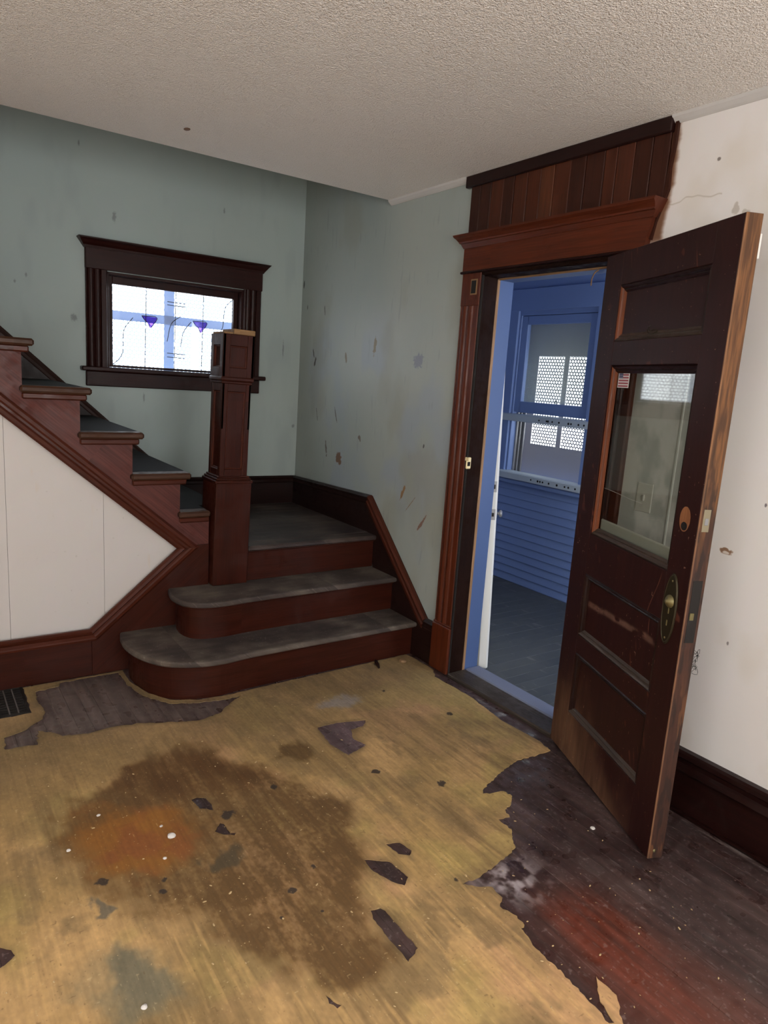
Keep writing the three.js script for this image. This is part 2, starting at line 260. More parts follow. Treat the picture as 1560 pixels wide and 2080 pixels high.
// strip where the ceiling meets the wall with the doorway
const covePaint = flat('cove_paint', lin(196, 191, 186), 0.8);
for (const [z0, z1] of [[zc, 1.765], [2.915, Z1]]) solo('trim_2', mould([0, H, z0], [0, H - 0.026, z0], [0, H, z1], [0, H - 0.026, z1], [[0, 0], [0, 0.03], [0.35, 0.026], [0.8, 0.012], [1, 0.004], [1, 0]], [-1, 0, 0]), covePaint, z0 < 2 ? 'narrow pale cove strip over the grey-green wall' : 'narrow pale cove strip over the white wall', null, { kind: 'structure' }).name = z0 < 2 ? 'trim_2' : 'trim_3';

// ---------------------------------------------------------------- baseboards
const BASE = [[0, 0], [0, 0.026], [0.03, 0.036], [0.09, 0.038], [0.13, 0.026], [0.2, 0.022], [0.25, 0.03], [0.3, 0.034], [0.33, 0.03], [0.35, 0.02], [0.93, 0.02], [0.93, 0.034], [0.96, 0.034], [1, 0.028], [1, 0]];
solo('baseboard_right', mould([0, 0.259, 2.9], [0, 0, 2.9], [0, 0.259, Z1], [0, 0, Z1], BASE, [-1, 0, 0]), darkWood, 'dark moulded baseboard on the white wall', null, { kind: 'structure' });
{
  const b = thing('baseboard_stair', 'reddish brown baseboard under the white stair wall', null, { kind: 'structure' });
  part('base_board', grain(box(L0, -1.69, 0, 0.2, zs - 0.012, zs + 0.008), [1, 0, 0]), mahogany, b);
  part('base_moulding', mould([L0, 0.248, 0], [L0, 0.187, 0], [-1.70, 0.248, 0], [-1.665, 0.187, 0], [[0, 0], [0, 0.014], [0.15, 0.024], [0.35, 0.02], [0.5, 0.014], [0.75, 0.014], [0.85, 0.018], [1, 0.016], [1, 0]], [0, 0, 1], zs), mouldWood, b);
}

// ---------------------------------------------------------------- staircase
const dustTop = tex(512, 512, (u, v) => { const k = fbm(u * 10, v * 40, 4), c = mixc([62, 52, 48], [100, 90, 80], smooth(0.3, 0.75, fbm(u * 6 + 4, v * 6, 4))); const q = mixc(c, [140, 130, 120], 0.4 * smooth(0.85, 0.95, vnoise(u * 160, v * 160))); return q.map((w) => w * (0.8 + 0.4 * k)); }, true, THREE.RepeatWrapping);
const treadMat = new THREE.MeshStandardMaterial({ name: 'dusty_tread', map: dustTop, roughness: 0.8, bumpMap: dustTop, bumpScale: 0.0004 });
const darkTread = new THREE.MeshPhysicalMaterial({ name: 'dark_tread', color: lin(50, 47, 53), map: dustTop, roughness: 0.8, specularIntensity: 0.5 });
const landingMat = new THREE.MeshStandardMaterial({ name: 'dusty_landing', map: dustTop, color: lin(205, 195, 200), roughness: 0.55, bumpMap: dustTop, bumpScale: 0.0006 });
const treadUV = (g) => mapUV(g, (x, y, z) => [x * 0.9 + y, z * 0.9]);
const treadMat2 = wood('return_wood', 92, 62, 46, 1);
const stairs = thing('staircase', 'dark mahogany staircase turning left at a small landing, two rounded starting steps', 'staircase');
const step1 = [[-1.551, 1.108], [-1.572, 1.2], [-1.574, 1.316], [-1.534, 1.471], [-1.452, 1.587], [-1.332, 1.65], [-1.218, 1.668], [-1.05, 1.652], [-0.022, 1.642], [-0.022, 1.108]];
const step2 = [[-1.305, 1.108], [-1.326, 1.2], [-1.326, 1.28], [-1.295, 1.365], [-1.225, 1.418], [-1.12, 1.436], [-0.95, 1.425], [-0.022, 1.415], [-0.022, 1.108]];
function rounded(pts, inset = 0) {                                             // smooth outline through the curved part, inset for risers
  const curve = new THREE.CatmullRomCurve3(pts.slice(0, -1).map(([x, z]) => new V3(x, 0, z)), false, 'centripetal'), n = 60, out = [];
  const P = curve.getPoints(n);
  for (let i = 0; i <= n; i++) { const tg = P[Math.min(n, i + 1)].clone().sub(P[Math.max(0, i - 1)]).normalize(); out.push([P[i].x - tg.z * -inset, P[i].z + tg.x * -inset]); }
  if (inset) { out[0][1] = 1.108; out[n][0] = -0.022; }
  out.push([-0.022, 1.108]); return out;
}
for (const [pts, k] of [[step1, 1], [step2, 2]]) {
  const ins = rounded(pts, 0.042);
  part('riser', grain(plate(ins, r - 0.036, XZ(k * r - 0.036)), [1, 0, 0]), mahogany, stairs);
  part('nosing_moulding', grain(plate(rounded(pts, 0.026), 0.014, XZ(k * r - 0.03), { bevel: 0.005 }), [1, 0, 0]), mahogany, stairs);
  part('tread', treadUV(plate(rounded(pts), 0.03, XZ(k * r), { bevel: 0.01 })), treadMat, stairs);
}
part('riser', grain(box(-0.879, -0.02, 2 * r, 3 * r - 0.03, 1.12, 1.14, 0.002), [1, 0, 0]), mahogany, stairs);
part('nosing_moulding', grain(box(-0.879, -0.02, 3 * r - 0.042, 3 * r - 0.028, 1.138, 1.155, 0.004), [1, 0, 0]), mahogany, stairs);
for (let i = 0; i < 12; i++) { const z0 = 0.02 + i * 0.0955, last = i === 11; part('landing_board', treadUV(box(z0 > 0.88 ? -0.879 : -1.024, -0.02, 3 * r - 0.03, 3 * r - 0.0008 * hash(i, 9), z0, last ? 1.1765 : z0 + 0.0947, last ? 0.008 : 0.0012)), landingMat, stairs); }
for (let k = 4; k <= 11; k++) {
  const X = XK(k), y = k * r;
  part('riser', grain(box(X - 0.02, X, y - r + 0.001, y - 0.03, 0.02, k === 4 ? 0.965 : zs - 0.001, 0.001), [0, 0, 1]), skirtWood, stairs);
  if (k === 11) break;
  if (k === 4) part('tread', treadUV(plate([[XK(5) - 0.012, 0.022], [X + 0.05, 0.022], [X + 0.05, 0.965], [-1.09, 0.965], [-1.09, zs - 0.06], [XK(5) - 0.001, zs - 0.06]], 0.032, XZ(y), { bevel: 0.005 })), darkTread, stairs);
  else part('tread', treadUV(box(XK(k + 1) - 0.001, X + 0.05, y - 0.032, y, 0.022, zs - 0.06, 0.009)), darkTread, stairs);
  part('return_nosing', grain(box(XK(k + 1) - 0.012, k === 4 ? -1.088 : X + 0.05, y - 0.032, y + 0.0008, zs - 0.062, zs + 0.034, 0.009), [1, 0, 0]), treadMat2, stairs, 'worn brown end of the tread');
  part('nosing_moulding', grain(mergeGeometries([box(XK(k + 1) - 0.004, k === 4 ? -1.09 : X + 0.03, y - 0.06, y - 0.031, zs - 0.002, zs + 0.018, 0.006), box(X, X + 0.022, y - 0.06, y - 0.031, 0.022, k === 4 ? 0.965 : zs, 0.005)].map(clean)), [1, 0, 0]), mouldWood, stairs);
}
{
  const up = [[-1.087, 0.6], [-1.087, 4 * r - 0.031]];
  for (let k = 5; k <= 10; k++) up.push([XK(k), (k - 1) * r - 0.031], [XK(k), k * r - 0.031]);
  up.push([-2.75, 10 * r - 0.031], [-2.75, 1.97], [-1.17, 0.62]);
  part('stringer', grain(plate(up, 0.03, XY(zs - 0.03)), [-1, 0.857, 0]), stringWood, stairs);
  part('lower_skirt', grain(plate([[-1.69, 0], [-1.69, 0.2], [-1.18, 0.64], [-1.087, 0.64], [-1.087, 0]], 0.03, XY(zs - 0.024)), [1, 0.86, 0]), mahogany, stairs);
  const SM = [[0, 0], [0, 0.012], [0.12, 0.022], [0.3, 0.024], [0.42, 0.014], [0.55, 0.014], [0.66, 0.02], [0.85, 0.018], [1, 0.01], [1, 0]];
  part('string_moulding', mould([-1.262, 0.628, 0], [-1.143, 0.628, 0], [-2.75, 1.903, 0], [-2.75, 2.005, 0], SM, [0, 0, 1], zs - 0.002), mouldWood, stairs);
  part('string_moulding', mould([-1.70, 0.248, 0], [-1.665, 0.187, 0], [-1.262, 0.628, 0], [-1.143, 0.628, 0], SM, [0, 0, 1], zs), mouldWood, stairs);
  // skirt along the window wall
  const top = (x) => 0.9 + 0.9 * (-1.004 - x), lx = -0.925;
  part('wall_skirt', grain(plate([[-0.0, 3 * r], [0, 0.822], [lx, 0.83], [-2.75, top(-2.75)], [-2.75, 1.6], [-1.0, 3 * r]], 0.02, XY(0)), [1, 0, 0]), skirtWood, stairs);
  const SK = [[0, 0], [0, 0.016], [0.2, 0.028], [0.45, 0.02], [0.7, 0.02], [0.85, 0.014], [1, 0.006], [1, 0]];
  part('skirt_moulding', mould([0, 0.824, 0], [0, 0.762, 0], [lx, 0.83, 0], [lx + 0.02, 0.768, 0], SK, [0, 0, 1], 0.004), skirtWood, stairs);
  part('skirt_moulding', mould([lx, 0.83, 0], [lx + 0.02, 0.75, 0], [-2.75, top(-2.75), 0], [-2.75, top(-2.75) - 0.1, 0], SK, [0, 0, 1], 0.004), wood('skirt_cap_wood', 80, 54, 48, 1.1), stairs);
  // skirt along the wall with the doorway, sloping down to the floor
  part('wall_skirt', grain(plate([[0.02, 3 * r], [0.02, 0.82], [1.07, 0.852], [1.715, 0.25], [1.795, 0.25], [1.795, 0], [1.3, 0], [1.08, 3 * r - 0.02]], 0.022, ZY(0)), [0, 0, 1]), skirtWood, stairs);
  part('skirt_moulding', mould([0, 0.824, 0.02], [0, 0.762, 0.02], [0, 0.856, 1.07], [0, 0.782, 1.035], SK, [-1, 0, 0], 0.006), skirtWood, stairs);
  part('skirt_moulding', mould([0, 0.856, 1.07], [0, 0.782, 1.035], [0, 0.252, 1.715], [0, 0.18, 1.685], [[0, 0], [0, 0.02], [0.1, 0.034], [0.3, 0.032], [0.42, 0.022], [0.55, 0.03], [0.75, 0.03], [0.85, 0.02], [1, 0.014], [1, 0]], [-1, 0, 0], 0.006), mouldWood, stairs);
  part('skirt_moulding', mould([0, 0.252, 1.715], [0, 0.18, 1.685], [0, 0.252, 1.796], [0, 0.18, 1.796], SK, [-1, 0, 0], 0.006), skirtWood, stairs);
}

// ---------------------------------------------------------------- newel post
{
  const n = thing('newel_post', 'square panelled mahogany newel post with its cap missing, at the foot of the stair', 'newel post', { at: [-0.983, 2 * r + 0.0005, 1.074] });
  n.rotation.z = -0.02;
  const sq = (h, y0, y1, b = 0.003) => box(-h, h, y0, y1, -h, h, b), up = [0, 1, 0], dy = -2 * r;
  part('plinth', grain(sq(0.1, 0, 0.985 + dy), up), mahogany, n);
  part('plinth_moulding', [grain(sq(0.106, 0.975 + dy, 0.992 + dy, 0.004), up), grain(sq(0.098, 0.992 + dy, 1.004 + dy, 0.005), up), grain(sq(0.09, 1.004 + dy, 1.014 + dy, 0.004), up)], mahogany, n);
  part('shaft', grain(sq(0.068, 1.01 + dy, 1.76 + dy), up), mahogany, n);
  for (let s = 0; s < 4; s++) {                                                 // raised stiles and rails leave the sunk panels
    const turn = (g) => grain(g, up).rotateY(s * Math.PI / 2), f = [];
    f.push(box(-0.08, -0.05, 1.01 + dy, 1.52 + dy, 0.066, 0.08), box(0.05, 0.08, 1.01 + dy, 1.52 + dy, 0.066, 0.08), box(-0.052, 0.052, 1.01 + dy, 1.05 + dy, 0.066, 0.0798), box(-0.052, 0.052, 1.46 + dy, 1.52 + dy, 0.066, 0.0798));
    part('shaft_frame', f.map(turn), mahogany, n);
    const b = (x0, x1, y0, y1) => [box(x0, x0 + 0.007, y0, y1, 0.066, 0.075, 0.002), box(x1 - 0.007, x1, y0, y1, 0.066, 0.075, 0.002), box(x0, x1, y0, y0 + 0.007, 0.066, 0.0748, 0.002), box(x0, x1, y1 - 0.007, y1, 0.066, 0.0748, 0.002)];
    part('panel_bead', b(-0.05, 0.05, 1.05 + dy, 1.46 + dy).map(turn), mouldWood, n);
    part('head_frame', [box(-0.087, -0.047, 1.535 + dy, 1.755 + dy, 0.07, 0.087), box(0.047, 0.087, 1.535 + dy, 1.755 + dy, 0.07, 0.087), box(-0.05, 0.05, 1.535 + dy, 1.585 + dy, 0.07, 0.0868), box(-0.05, 0.05, 1.695 + dy, 1.755 + dy, 0.07, 0.0868)].map(turn), mahogany, n);
    part('panel_bead', b(-0.047, 0.047, 1.585 + dy, 1.695 + dy).map((g) => turn(g.translate(0, 0, 0.006))), mouldWood, n);
  }
  part('head_block', grain(sq(0.074, 1.53 + dy, 1.755 + dy), up), mahogany, n);
  part('head_moulding', [grain(sq(0.092, 1.515 + dy, 1.537 + dy, 0.006), up), grain(sq(0.086, 1.5 + dy, 1.516 + dy, 0.005), up)], mahogany, n);
  part('raw_top', [grain(box(-0.03, 0.088, 1.755 + dy, 1.782 + dy, -0.08, 0.086), [1, 0, 0]), grain(box(-0.082, -0.03, 1.752 + dy, 1.764 + dy, -0.08, 0.08), [1, 0, 0])], rawWood, n, 'bare unfinished wood left on the top');
}

// ---------------------------------------------------------------- stair window
const screenWhite = new THREE.MeshPhysicalMaterial({ name: 'pale_screen', color: lin(196, 212, 240), roughness: 1, transmission: 0.35, thickness: 0 });
const screenGrey = flat('grey_screen', lin(200, 194, 194), 0.7);
function perforated(w, h, pitch, hole) {                                          // sheet of hexagonal cells, each with a round hole
  const L = [], dx = pitch, dy = pitch * 0.866;
  for (let j = 0; (j + 0.5) * dy < h; j++) for (let i = 0; ; i++) {
    const cx = (i + (j % 2 ? 1 : 0.5)) * dx, cy = (j + 0.5) * dy; if (cx + dx * 0.4 > w) break;
    for (let s = 0; s < 6; s++) {
      const A = (s + 0.5) * Math.PI / 3, B = (s + 1.5) * Math.PI / 3, R = pitch / Math.sqrt(3), q = (a, rad) => new V3(cx + Math.cos(a) * rad, cy + Math.sin(a) * rad, 0);
      const a = q(A, R), b = q(B, R), c = q(A, hole), d = q((A + B) / 2, hole), e = q(B, hole);
      L.push(a, d, c, a, b, d, b, e, d);
    }
  }
  return tris(L);
}
{
  const w = thing('window_1', 'small leaded glass stair window in a dark mahogany casing', null, { kind: 'structure' });
  const flute = [[0, 0], [0, 0.02], [0.05, 0.024], [0.08, 0.016], [0.13, 0.024], [0.2, 0.029], [0.27, 0.029], [0.34, 0.024], [0.39, 0.016], [0.44, 0.024], [0.51, 0.029], [0.58, 0.029], [0.65, 0.024], [0.7, 0.016], [0.73, 0.022], [0.95, 0.022], [1, 0.016], [1, 0]];
  for (const [a, b] of [[-1.47, -1.345], [-0.451, -0.326]]) part('casing', mould([a, 1.54, 0], [b, 1.54, 0], [a, 2.125, 0], [b, 2.125, 0], flute, [0, 0, 1]), windowWood, w);
  part('head_board', grain(box(-1.472, -0.324, 2.118, 2.25, 0, 0.032), [1, 0, 0]), windowWood, w);
  const CR = [[0, 0], [0, 0.075], [0.12, 0.075], [0.3, 0.06], [0.55, 0.05], [0.75, 0.04], [1, 0.036], [1, 0]];
  part('crown', mould([-1.515, 2.292, 0], [-1.475, 2.235, 0], [-0.281, 2.292, 0], [-0.321, 2.235, 0], CR, [0, 0, 1]), windowWood, w);
  part('stool', grain(box(-1.505, -0.29, 1.512, 1.54, -0.06, 0.062, 0.006), [1, 0, 0]), windowWood, w);
  part('apron', grain(box(-1.475, -0.322, 1.42, 1.512, 0, 0.024, 0.005), [1, 0, 0]), windowWood, w);
  part('jamb', [box(WX0 - 0.001, WX0 + 0.016, WY0, WY1, -0.13, 0.001), box(WX1 - 0.016, WX1 + 0.001, WY0, WY1, -0.13, 0.001), box(WX0, WX1, WY1 - 0.016, WY1 + 0.001, -0.13, 0.001)].map((g) => grain(g)), windowWood, w);
  const S = [WX0 + 0.017, WX1 - 0.017, 1.541, WY1 - 0.017], G = [-1.298, -0.496, 1.556, 2.052];
  part('sash', [box(S[0], G[0], S[2], S[3], -0.09, -0.055), box(G[1], S[1], S[2], S[3], -0.09, -0.055), box(G[0], G[1], S[2], G[2], -0.09, -0.055), box(G[0], G[1], G[3], S[3], -0.09, -0.055)].map((g) => grain(g)), windowWood, w);
  const lead = flat('lead_came', lin(62, 62, 70), 0.5, { metalness: 0.5 }), came = (pts, name = 'came') => part(name, new THREE.TubeGeometry(new THREE.CatmullRomCurve3(pts.map(([x, y]) => new V3(x, y, -0.07))), 16, 0.0024, 5), lead, w);
  const cols = [G[0], -1.09, -0.898, -0.71, G[1]];
  for (let i = 0; i < 4; i++) for (const [y0, y1] of [[G[2], 1.8], [1.8, G[3]]]) part('pane', box(cols[i], cols[i + 1], y0, y1, -0.073, -0.07, 0), glass, w);
  for (const x of cols.slice(1, 4)) came([[x - 0.004, G[2]], [x - 0.001, 1.72], [x + 0.004, G[3]]]);
  came([[G[0], G[2]], [-1.24, 1.62], [-1.225, 1.78], [-1.17, 1.86]]); came([[G[1], G[3]], [-0.55, 1.99], [-0.57, 1.85], [-0.6, 1.8]]);
  came([[-0.95, 1.73], [-0.92, 1.85], [-0.86, 1.9]]); came([[-0.86, 1.7], [-0.84, 1.8], [-0.79, 1.87]]);
  for (const y of [1.63, 1.655, 1.965, 1.985]) came([[-0.95, y], [-0.898, y - 0.002], [-0.83, y - 0.003]]);
  for (const x of [-1.064, -0.727]) {
    const tulip = [[-0.05, 0.022], [0.048, 0.02], [0.036, -0.012], [0.024, -0.024], [0.004, -0.052], [-0.01, -0.02], [-0.03, -0.006]].map(([a, b]) => [a + x, b + 1.856]);
    part('stained_pane', plate(tulip, 0.003, XY(-0.069)), purpleGlass, w, 'purple tulip-shaped glass'); came([...tulip, tulip[0]]);
  }
  const s = thing('perforated_screen', 'pale perforated screen outside the leaded stair window', 'window screen');
  const X0 = -1.42, X1 = -0.36, Y0 = 1.44, Y1 = 2.22;
  part('solid_bar', box(X0, X1, 1.845, 1.903, -0.206, -0.2, 0.001), screenWhite, s); part('solid_bar', box(-0.93, -0.862, Y0, Y1, -0.207, -0.201, 0.001), screenWhite, s);
  part('screen_frame', [box(X0 - 0.05, X0 + 0.01, Y0 - 0.05, Y1 + 0.05, -0.21, -0.198), box(X1 - 0.01, X1 + 0.05, Y0 - 0.05, Y1 + 0.05, -0.21, -0.198), box(X0, X1, Y0 - 0.05, Y0 + 0.01, -0.21, -0.198), box(X0, X1, Y1 - 0.01, Y1 + 0.05, -0.21, -0.198), ...[X0 - 0.04, X1].map((x) => box(x, x + 0.04, Y0 - 0.03, Y0, -0.2, -0.128))], screenWhite, s);
  for (const [a, b] of [[X0, -0.93], [-0.862, X1]]) for (const [c, d] of [[Y0, 1.845], [1.903, Y1]]) part('perforated_sheet', perforated(b - a, d - c, 0.028, 0.0108).translate(a, c, -0.203), screenWhite, s);
}

// ---------------------------------------------------------------- door casing and the boards over it
{
  const c = thing('trim_1', 'mahogany door casing with a tall head board and boards up to the ceiling', null, { kind: 'structure' });
  const fl = [[0, 0], [0, 0.02], [0.05, 0.024], [0.08, 0.016], [0.13, 0.024], [0.2, 0.029], [0.27, 0.029], [0.34, 0.024], [0.39, 0.016], [0.44, 0.024], [0.51, 0.029], [0.58, 0.029], [0.65, 0.024], [0.7, 0.016], [0.73, 0.022], [0.95, 0.022], [1, 0.016], [1, 0]];
  for (const [a, b] of [[1.797, 1.937], [2.753, 2.89]]) {
    part('casing', mould([0, 0.27, a], [0, 0.27, b], [0, 1.97, a], [0, 1.97, b], fl, [-1, 0, 0]), casingWood, c);
    part('casing_block', grain(box(-0.025, 0, 1.97, 2.13, a, b)), casingWood, c);
    part('plinth_block', grain(box(-0.034, 0, 0, 0.268, a - 0.006, b + 0.006, 0.005)), casingWood, c);
    part('plinth_block_cap', grain(box(-0.03, 0, 0.268, 0.28, a - 0.002, b + 0.002, 0.005)), casingWood, c);
  }
  part('fillet', grain(box(-0.036, 0, 2.128, 2.14, 1.785, 2.895, 0.004), [0, 0, 1]), darkWood, c);
  part('head_board', grain(plate([[1.8, 2.139], [2.868, 2.139], [2.872, 2.18], [2.885, 2.22], [2.89, 2.256], [1.8, 2.256]], 0.03, ZY(0)), [0, 0, 1]), casingWood, c);
  part('crown', mould([0, 2.312, 1.757], [0, 2.25, 1.797], [0, 2.312, 2.925], [0, 2.25, 2.895], [[0, 0], [0, 0.078], [0.16, 0.078], [0.3, 0.064], [0.5, 0.052], [0.62, 0.05], [0.64, 0.042], [0.9, 0.036], [1, 0.034], [1, 0]], [-1, 0, 0]), casingWood, c);
  const seams = [1.795, 1.865, 1.944, 2.027, 2.1, 2.184, 2.267, 2.346, 2.437, 2.518, 2.614, 2.675, 2.758, 2.837, 2.912];
  const tone = [1, 1, 0, 1, 0, 0, 2, 0, 1, 1, 0, 0, 1, 1];
  for (let i = 0; i + 1 < seams.length; i++) part('panel_board', grain(box(-0.012 - 0.002 * hash(i, 5), 0, 2.3, 2.56, seams[i] + 0.0012, seams[i + 1] - 0.0012, 0.003), [0, 1, 0], i * 0.37), boardWoods[tone[i]], c);
  part('top_rail', grain(box(-0.028, 0, 2.545, 2.6, 1.765, 2.918, 0.004), [0, 0, 1]), darkWood, c);
  part('broken_edge', grain(plate([[2.906, 2.32], [2.914, 2.4], [2.92, 2.5], [2.924, 2.598], [2.936, 2.596], [2.934, 2.5], [2.926, 2.42], [2.93, 2.345], [2.915, 2.3], [2.892, 2.235], [2.88, 2.17], [2.872, 2.175], [2.884, 2.24]], 0.012, ZY(0))), boardWoods[1], c, 'torn plaster edge');
  // jamb: brown towards the room, blue towards the porch
  for (const z of [DZ0, DZ1]) {
    const s = z === DZ0 ? 1 : -1, zz = (a, b) => (s > 0 ? [z + a, z + b] : [z - b, z - a]);
    part('jamb', grain(box(-0.012, 0.084, 0, DY, ...zz(-0.001, 0.006))), jambWood, c);
    part('jamb_edge', grain(box(0.078, 0.096, 0, DY - 0.01, ...zz(-0.001, 0.009))), tanEdge, c, 'bare tan wood edge');
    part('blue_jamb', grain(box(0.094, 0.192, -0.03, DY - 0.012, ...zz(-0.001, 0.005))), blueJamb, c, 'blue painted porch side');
    part('jamb_gap', box(-0.02, -0.004, 0, 2.12, ...zz(-0.012, 0.003), 0.003), gapBlack, c, 'dark splintered gap');
  }
  part('head_jamb', grain(box(-0.012, 0.084, DY - 0.008, DY + 0.002, DZ0, DZ1), [0, 0, 1]), jambWood, c);
  part('head_stop', grain(box(-0.02, 0.0, DY - 0.004, 2.13, DZ0 - 0.01, DZ1 + 0.01), [0, 0, 1]), jambWood, c);
  part('jamb_edge', grain(box(0.082, 0.094, DY - 0.016, DY, DZ0, DZ1), [0, 0, 1]), tanEdge, c, 'bare tan wood edge');
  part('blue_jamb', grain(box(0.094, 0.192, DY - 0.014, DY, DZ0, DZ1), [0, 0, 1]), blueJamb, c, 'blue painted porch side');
  // old latch mortise near the casing's top, and the strike in the jamb
  const hole = part('mortise', box(-0.0262, -0.02, 2.022, 2.1, 1.866, 1.918, 0.002), rawWood, c, 'chipped rectangular mortise');
  part('mortise_pocket', box(-0.0272, -0.022, 2.03, 2.092, 1.873, 1.908, 0.001), gapBlack, hole);
  const st = part('strike', [box(-0.03, 0.0, 1.15, 1.21, 1.95, 1.962, 0.004), box(-0.032, -0.024, 1.192, 1.21, 1.945, 1.975, 0.003)], cream, c, 'small cream strike plate');
  part('strike_hole', box(-0.026, -0.008, 1.165, 1.187, 1.961, 1.9635, 0.001), gapBlack, st);
  const sill = part('threshold', grain(box(-0.03, 0.1, -0.005, 0.018, DZ0 + 0.007, DZ1 - 0.007, 0.006), [0, 0, 1]), wood('threshold_wood', 92, 82, 74, 1), c);
  part('threshold_lip', grain(box(0.1, 0.2, -0.02, 0.022, DZ0 + 0.008, DZ1 - 0.008, 0.006), [0, 0, 1]), flat('threshold_blue', lin(120, 126, 146), 0.6), sill);
}
{
  const c = new THREE.CatmullRomCurve3([new V3(0.088, 2.1, 2.567), new V3(0.08, 2.09, 2.556), new V3(0.075, 2.065, 2.546), new V3(0.077, 2.035, 2.543)]);
  solo('paint_curl', new THREE.TubeGeometry(c, 20, 0.0028, 6), tanEdge, 'thin curl of peeling paint hanging from the door head', 'paint curl');
}

// ---------------------------------------------------------------- the open door
{
  const th = 1.1484, d = thing('door_1', 'tall dark mahogany half-glass door standing wide open into the room', null, { kind: 'structure', at: [-0.04, 0.0102, 2.71] });
  d.rotation.y = -(Math.PI - th);
  const W = 0.8232, HD = 2.11, T = 0.056;
  const leafMap = tex(512, 1280, (u, v) => {
    const x = u * 0.85, y = v * 2.12, g = 0.88 + 0.24 * fbm(x * 60, y * 3, 3); let c = [48, 24, 22];
    const worn = smooth(0.42, 0.02, y + 0.5 * x - 0.06 + 0.4 * (fbm(x * 8, y * 5, 4) - 0.5)); c = mixc(c, [118, 88, 66], worn * (0.55 + 0.5 * fbm(x * 50, y * 9, 3)));
    c = mixc(c, [120, 92, 78], 0.75 * smooth(0.02, 0.004, Math.abs(y - (0.70 + 0.05 * (x - 0.15) + 0.02 * (fbm(x * 20, 3, 3) - 0.5)))) * smooth(0.13, 0.2, x) * smooth(0.69, 0.62, x) * smooth(0.25, 0.6, fbm(x * 30, y * 60, 3)));
    const s1 = Math.abs(x - (0.64 + 0.03 * Math.sin(y * 14))); c = mixc(c, [150, 96, 72], 0.5 * smooth(0.003, 0.001, s1) * smooth(0.72, 0.76, y) * smooth(1.0, 0.95, y));
    c = mixc(c, [110, 62, 46], 0.6 * smooth(0.82, 0.9, vnoise(x * 70 + y * 20, y * 22)) * smooth(0.5, 0.7, fbm(x * 5, y * 5 + 2, 3)));
    c = mixc(c, [186, 150, 126], 0.6 * smooth(0.955, 0.98, vnoise(x * 110, y * 90)));
    return c.map((q) => q * g);
  });
  const leafMat = new THREE.MeshPhysicalMaterial({ name: 'door_finish', map: leafMap, roughness: 0.45, specularIntensity: 0.28 });
  const edgeMap = tex(128, 1280, (u, v) => {
    const y = v * 2.12, k = fbm(u * 8, y * 12, 4), q = fbm(u * 3 + 4, y * 6, 4); let c = mixc([84, 52, 27], [108, 70, 38], smooth(0.3, 0.7, k));
    c = mixc(c, [64, 36, 24], smooth(1.35, 0.95, y + 0.5 * (q - 0.5))); c = mixc(c, [40, 24, 18], 0.8 * smooth(0.5, 0.68, fbm(u * 4 + 9, y * 14, 4)) * smooth(1.6, 1.1, y));
    c = mixc(c, [106, 66, 38], 0.8 * smooth(0.6, 0.7, fbm(u * 3, y * 9 + 3, 3)) * smooth(0.75, 0.5, y)); c = mixc(c, [150, 108, 76], smooth(0.12, 0.05, 1 - u) * 0.6);
    return c.map((w) => w * (0.85 + 0.3 * k));
  });
  const edgeMat = new THREE.MeshStandardMaterial({ name: 'door_worn_edge', map: edgeMap, roughness: 0.75, bumpMap: edgeMap, bumpScale: 0.001 });
  const luv = (g) => mapUV(g, (x, y) => [x / 0.85, y / 2.12]), b = (x0, x1, y0, y1, z0 = -T, z1 = 0, c = 0.002) => luv(box(x0, x1, y0, y1, z0, z1, c));
  const WX = [0.135, 0.695];
  part('stile', b(0, WX[0], 0, HD), leafMat, d); part('stile', b(WX[1], W - 0.004, 0, HD), leafMat, d);
  const rails = [[0, 0.2], [0.475, 0.555], [0.825, 0.995], [1.68, 1.772], [1.985, HD]];
  for (const [y0, y1] of rails) part('rail', b(WX[0] - 0.001, WX[1] + 0.001, y0, y1, -T + 0.0004, -0.0004), leafMat, d);
  part('worn_edge', mapUV(box(W - 0.004, W, 0, HD, -T, 0, 0.0015), (x, y, z) => [(z + T) / T, y / 2.12]), edgeMat, d, 'worn orange-brown latch edge');
  const beadMat = wood('bead_wood', 150, 86, 56, 0.8), darkBead = wood('dark_bead', 96, 82, 74);
  for (const [y0, y1] of [[0.2, 0.475], [0.555, 0.825], [1.772, 1.985]]) part('panel', b(WX[0] - 0.002, WX[1] + 0.002, y0 - 0.002, y1 + 0.002, -0.034, -0.016), leafMat, d);
  const BP = [[0, 0], [0, 0.012], [0.2, 0.016], [0.4, 0.012], [0.55, 0.006], [0.7, 0.008], [0.85, 0.004], [1, 0.001], [1, 0]];
  const beads = (y0, y1, wd, zf, mats3, depth = 1) => {
    const [x0, x1] = WX, o = depth > 0 ? [0, 0, 1] : [0, 0, -1], i = wd, q = (x, y) => [x, y, zf], prof = BP;
    const [ml, mt, mb, mr] = mats3;
    part('bead', mould(q(x0, y0), q(x0 + i, y0 + i), q(x0, y1), q(x0 + i, y1 - i), prof, o), ml, d); part('bead', mould(q(x0, y1), q(x0 + i, y1 - i), q(x1, y1), q(x1 - i, y1 - i), prof, o), mt, d);
    part('bead', mould(q(x0, y0), q(x0 + i, y0 + i), q(x1, y0), q(x1 - i, y0 + i), prof, o), mb, d); part('bead', mould(q(x1, y0), q(x1 - i, y0 + i), q(x1, y1), q(x1 - i, y1 - i), prof, o), mr, d);
  };
  for (const [y0, y1, top] of [[0.2, 0.475, 0], [0.555, 0.825, 0], [1.772, 1.985, 1]]) { beads(y0, y1, 0.028, -0.016, [top ? beadMat : darkWood, darkWood, darkBead, darkWood]); beads(y0, y1, 0.022, -0.034, [darkWood, darkWood, darkWood, darkWood], -1); }
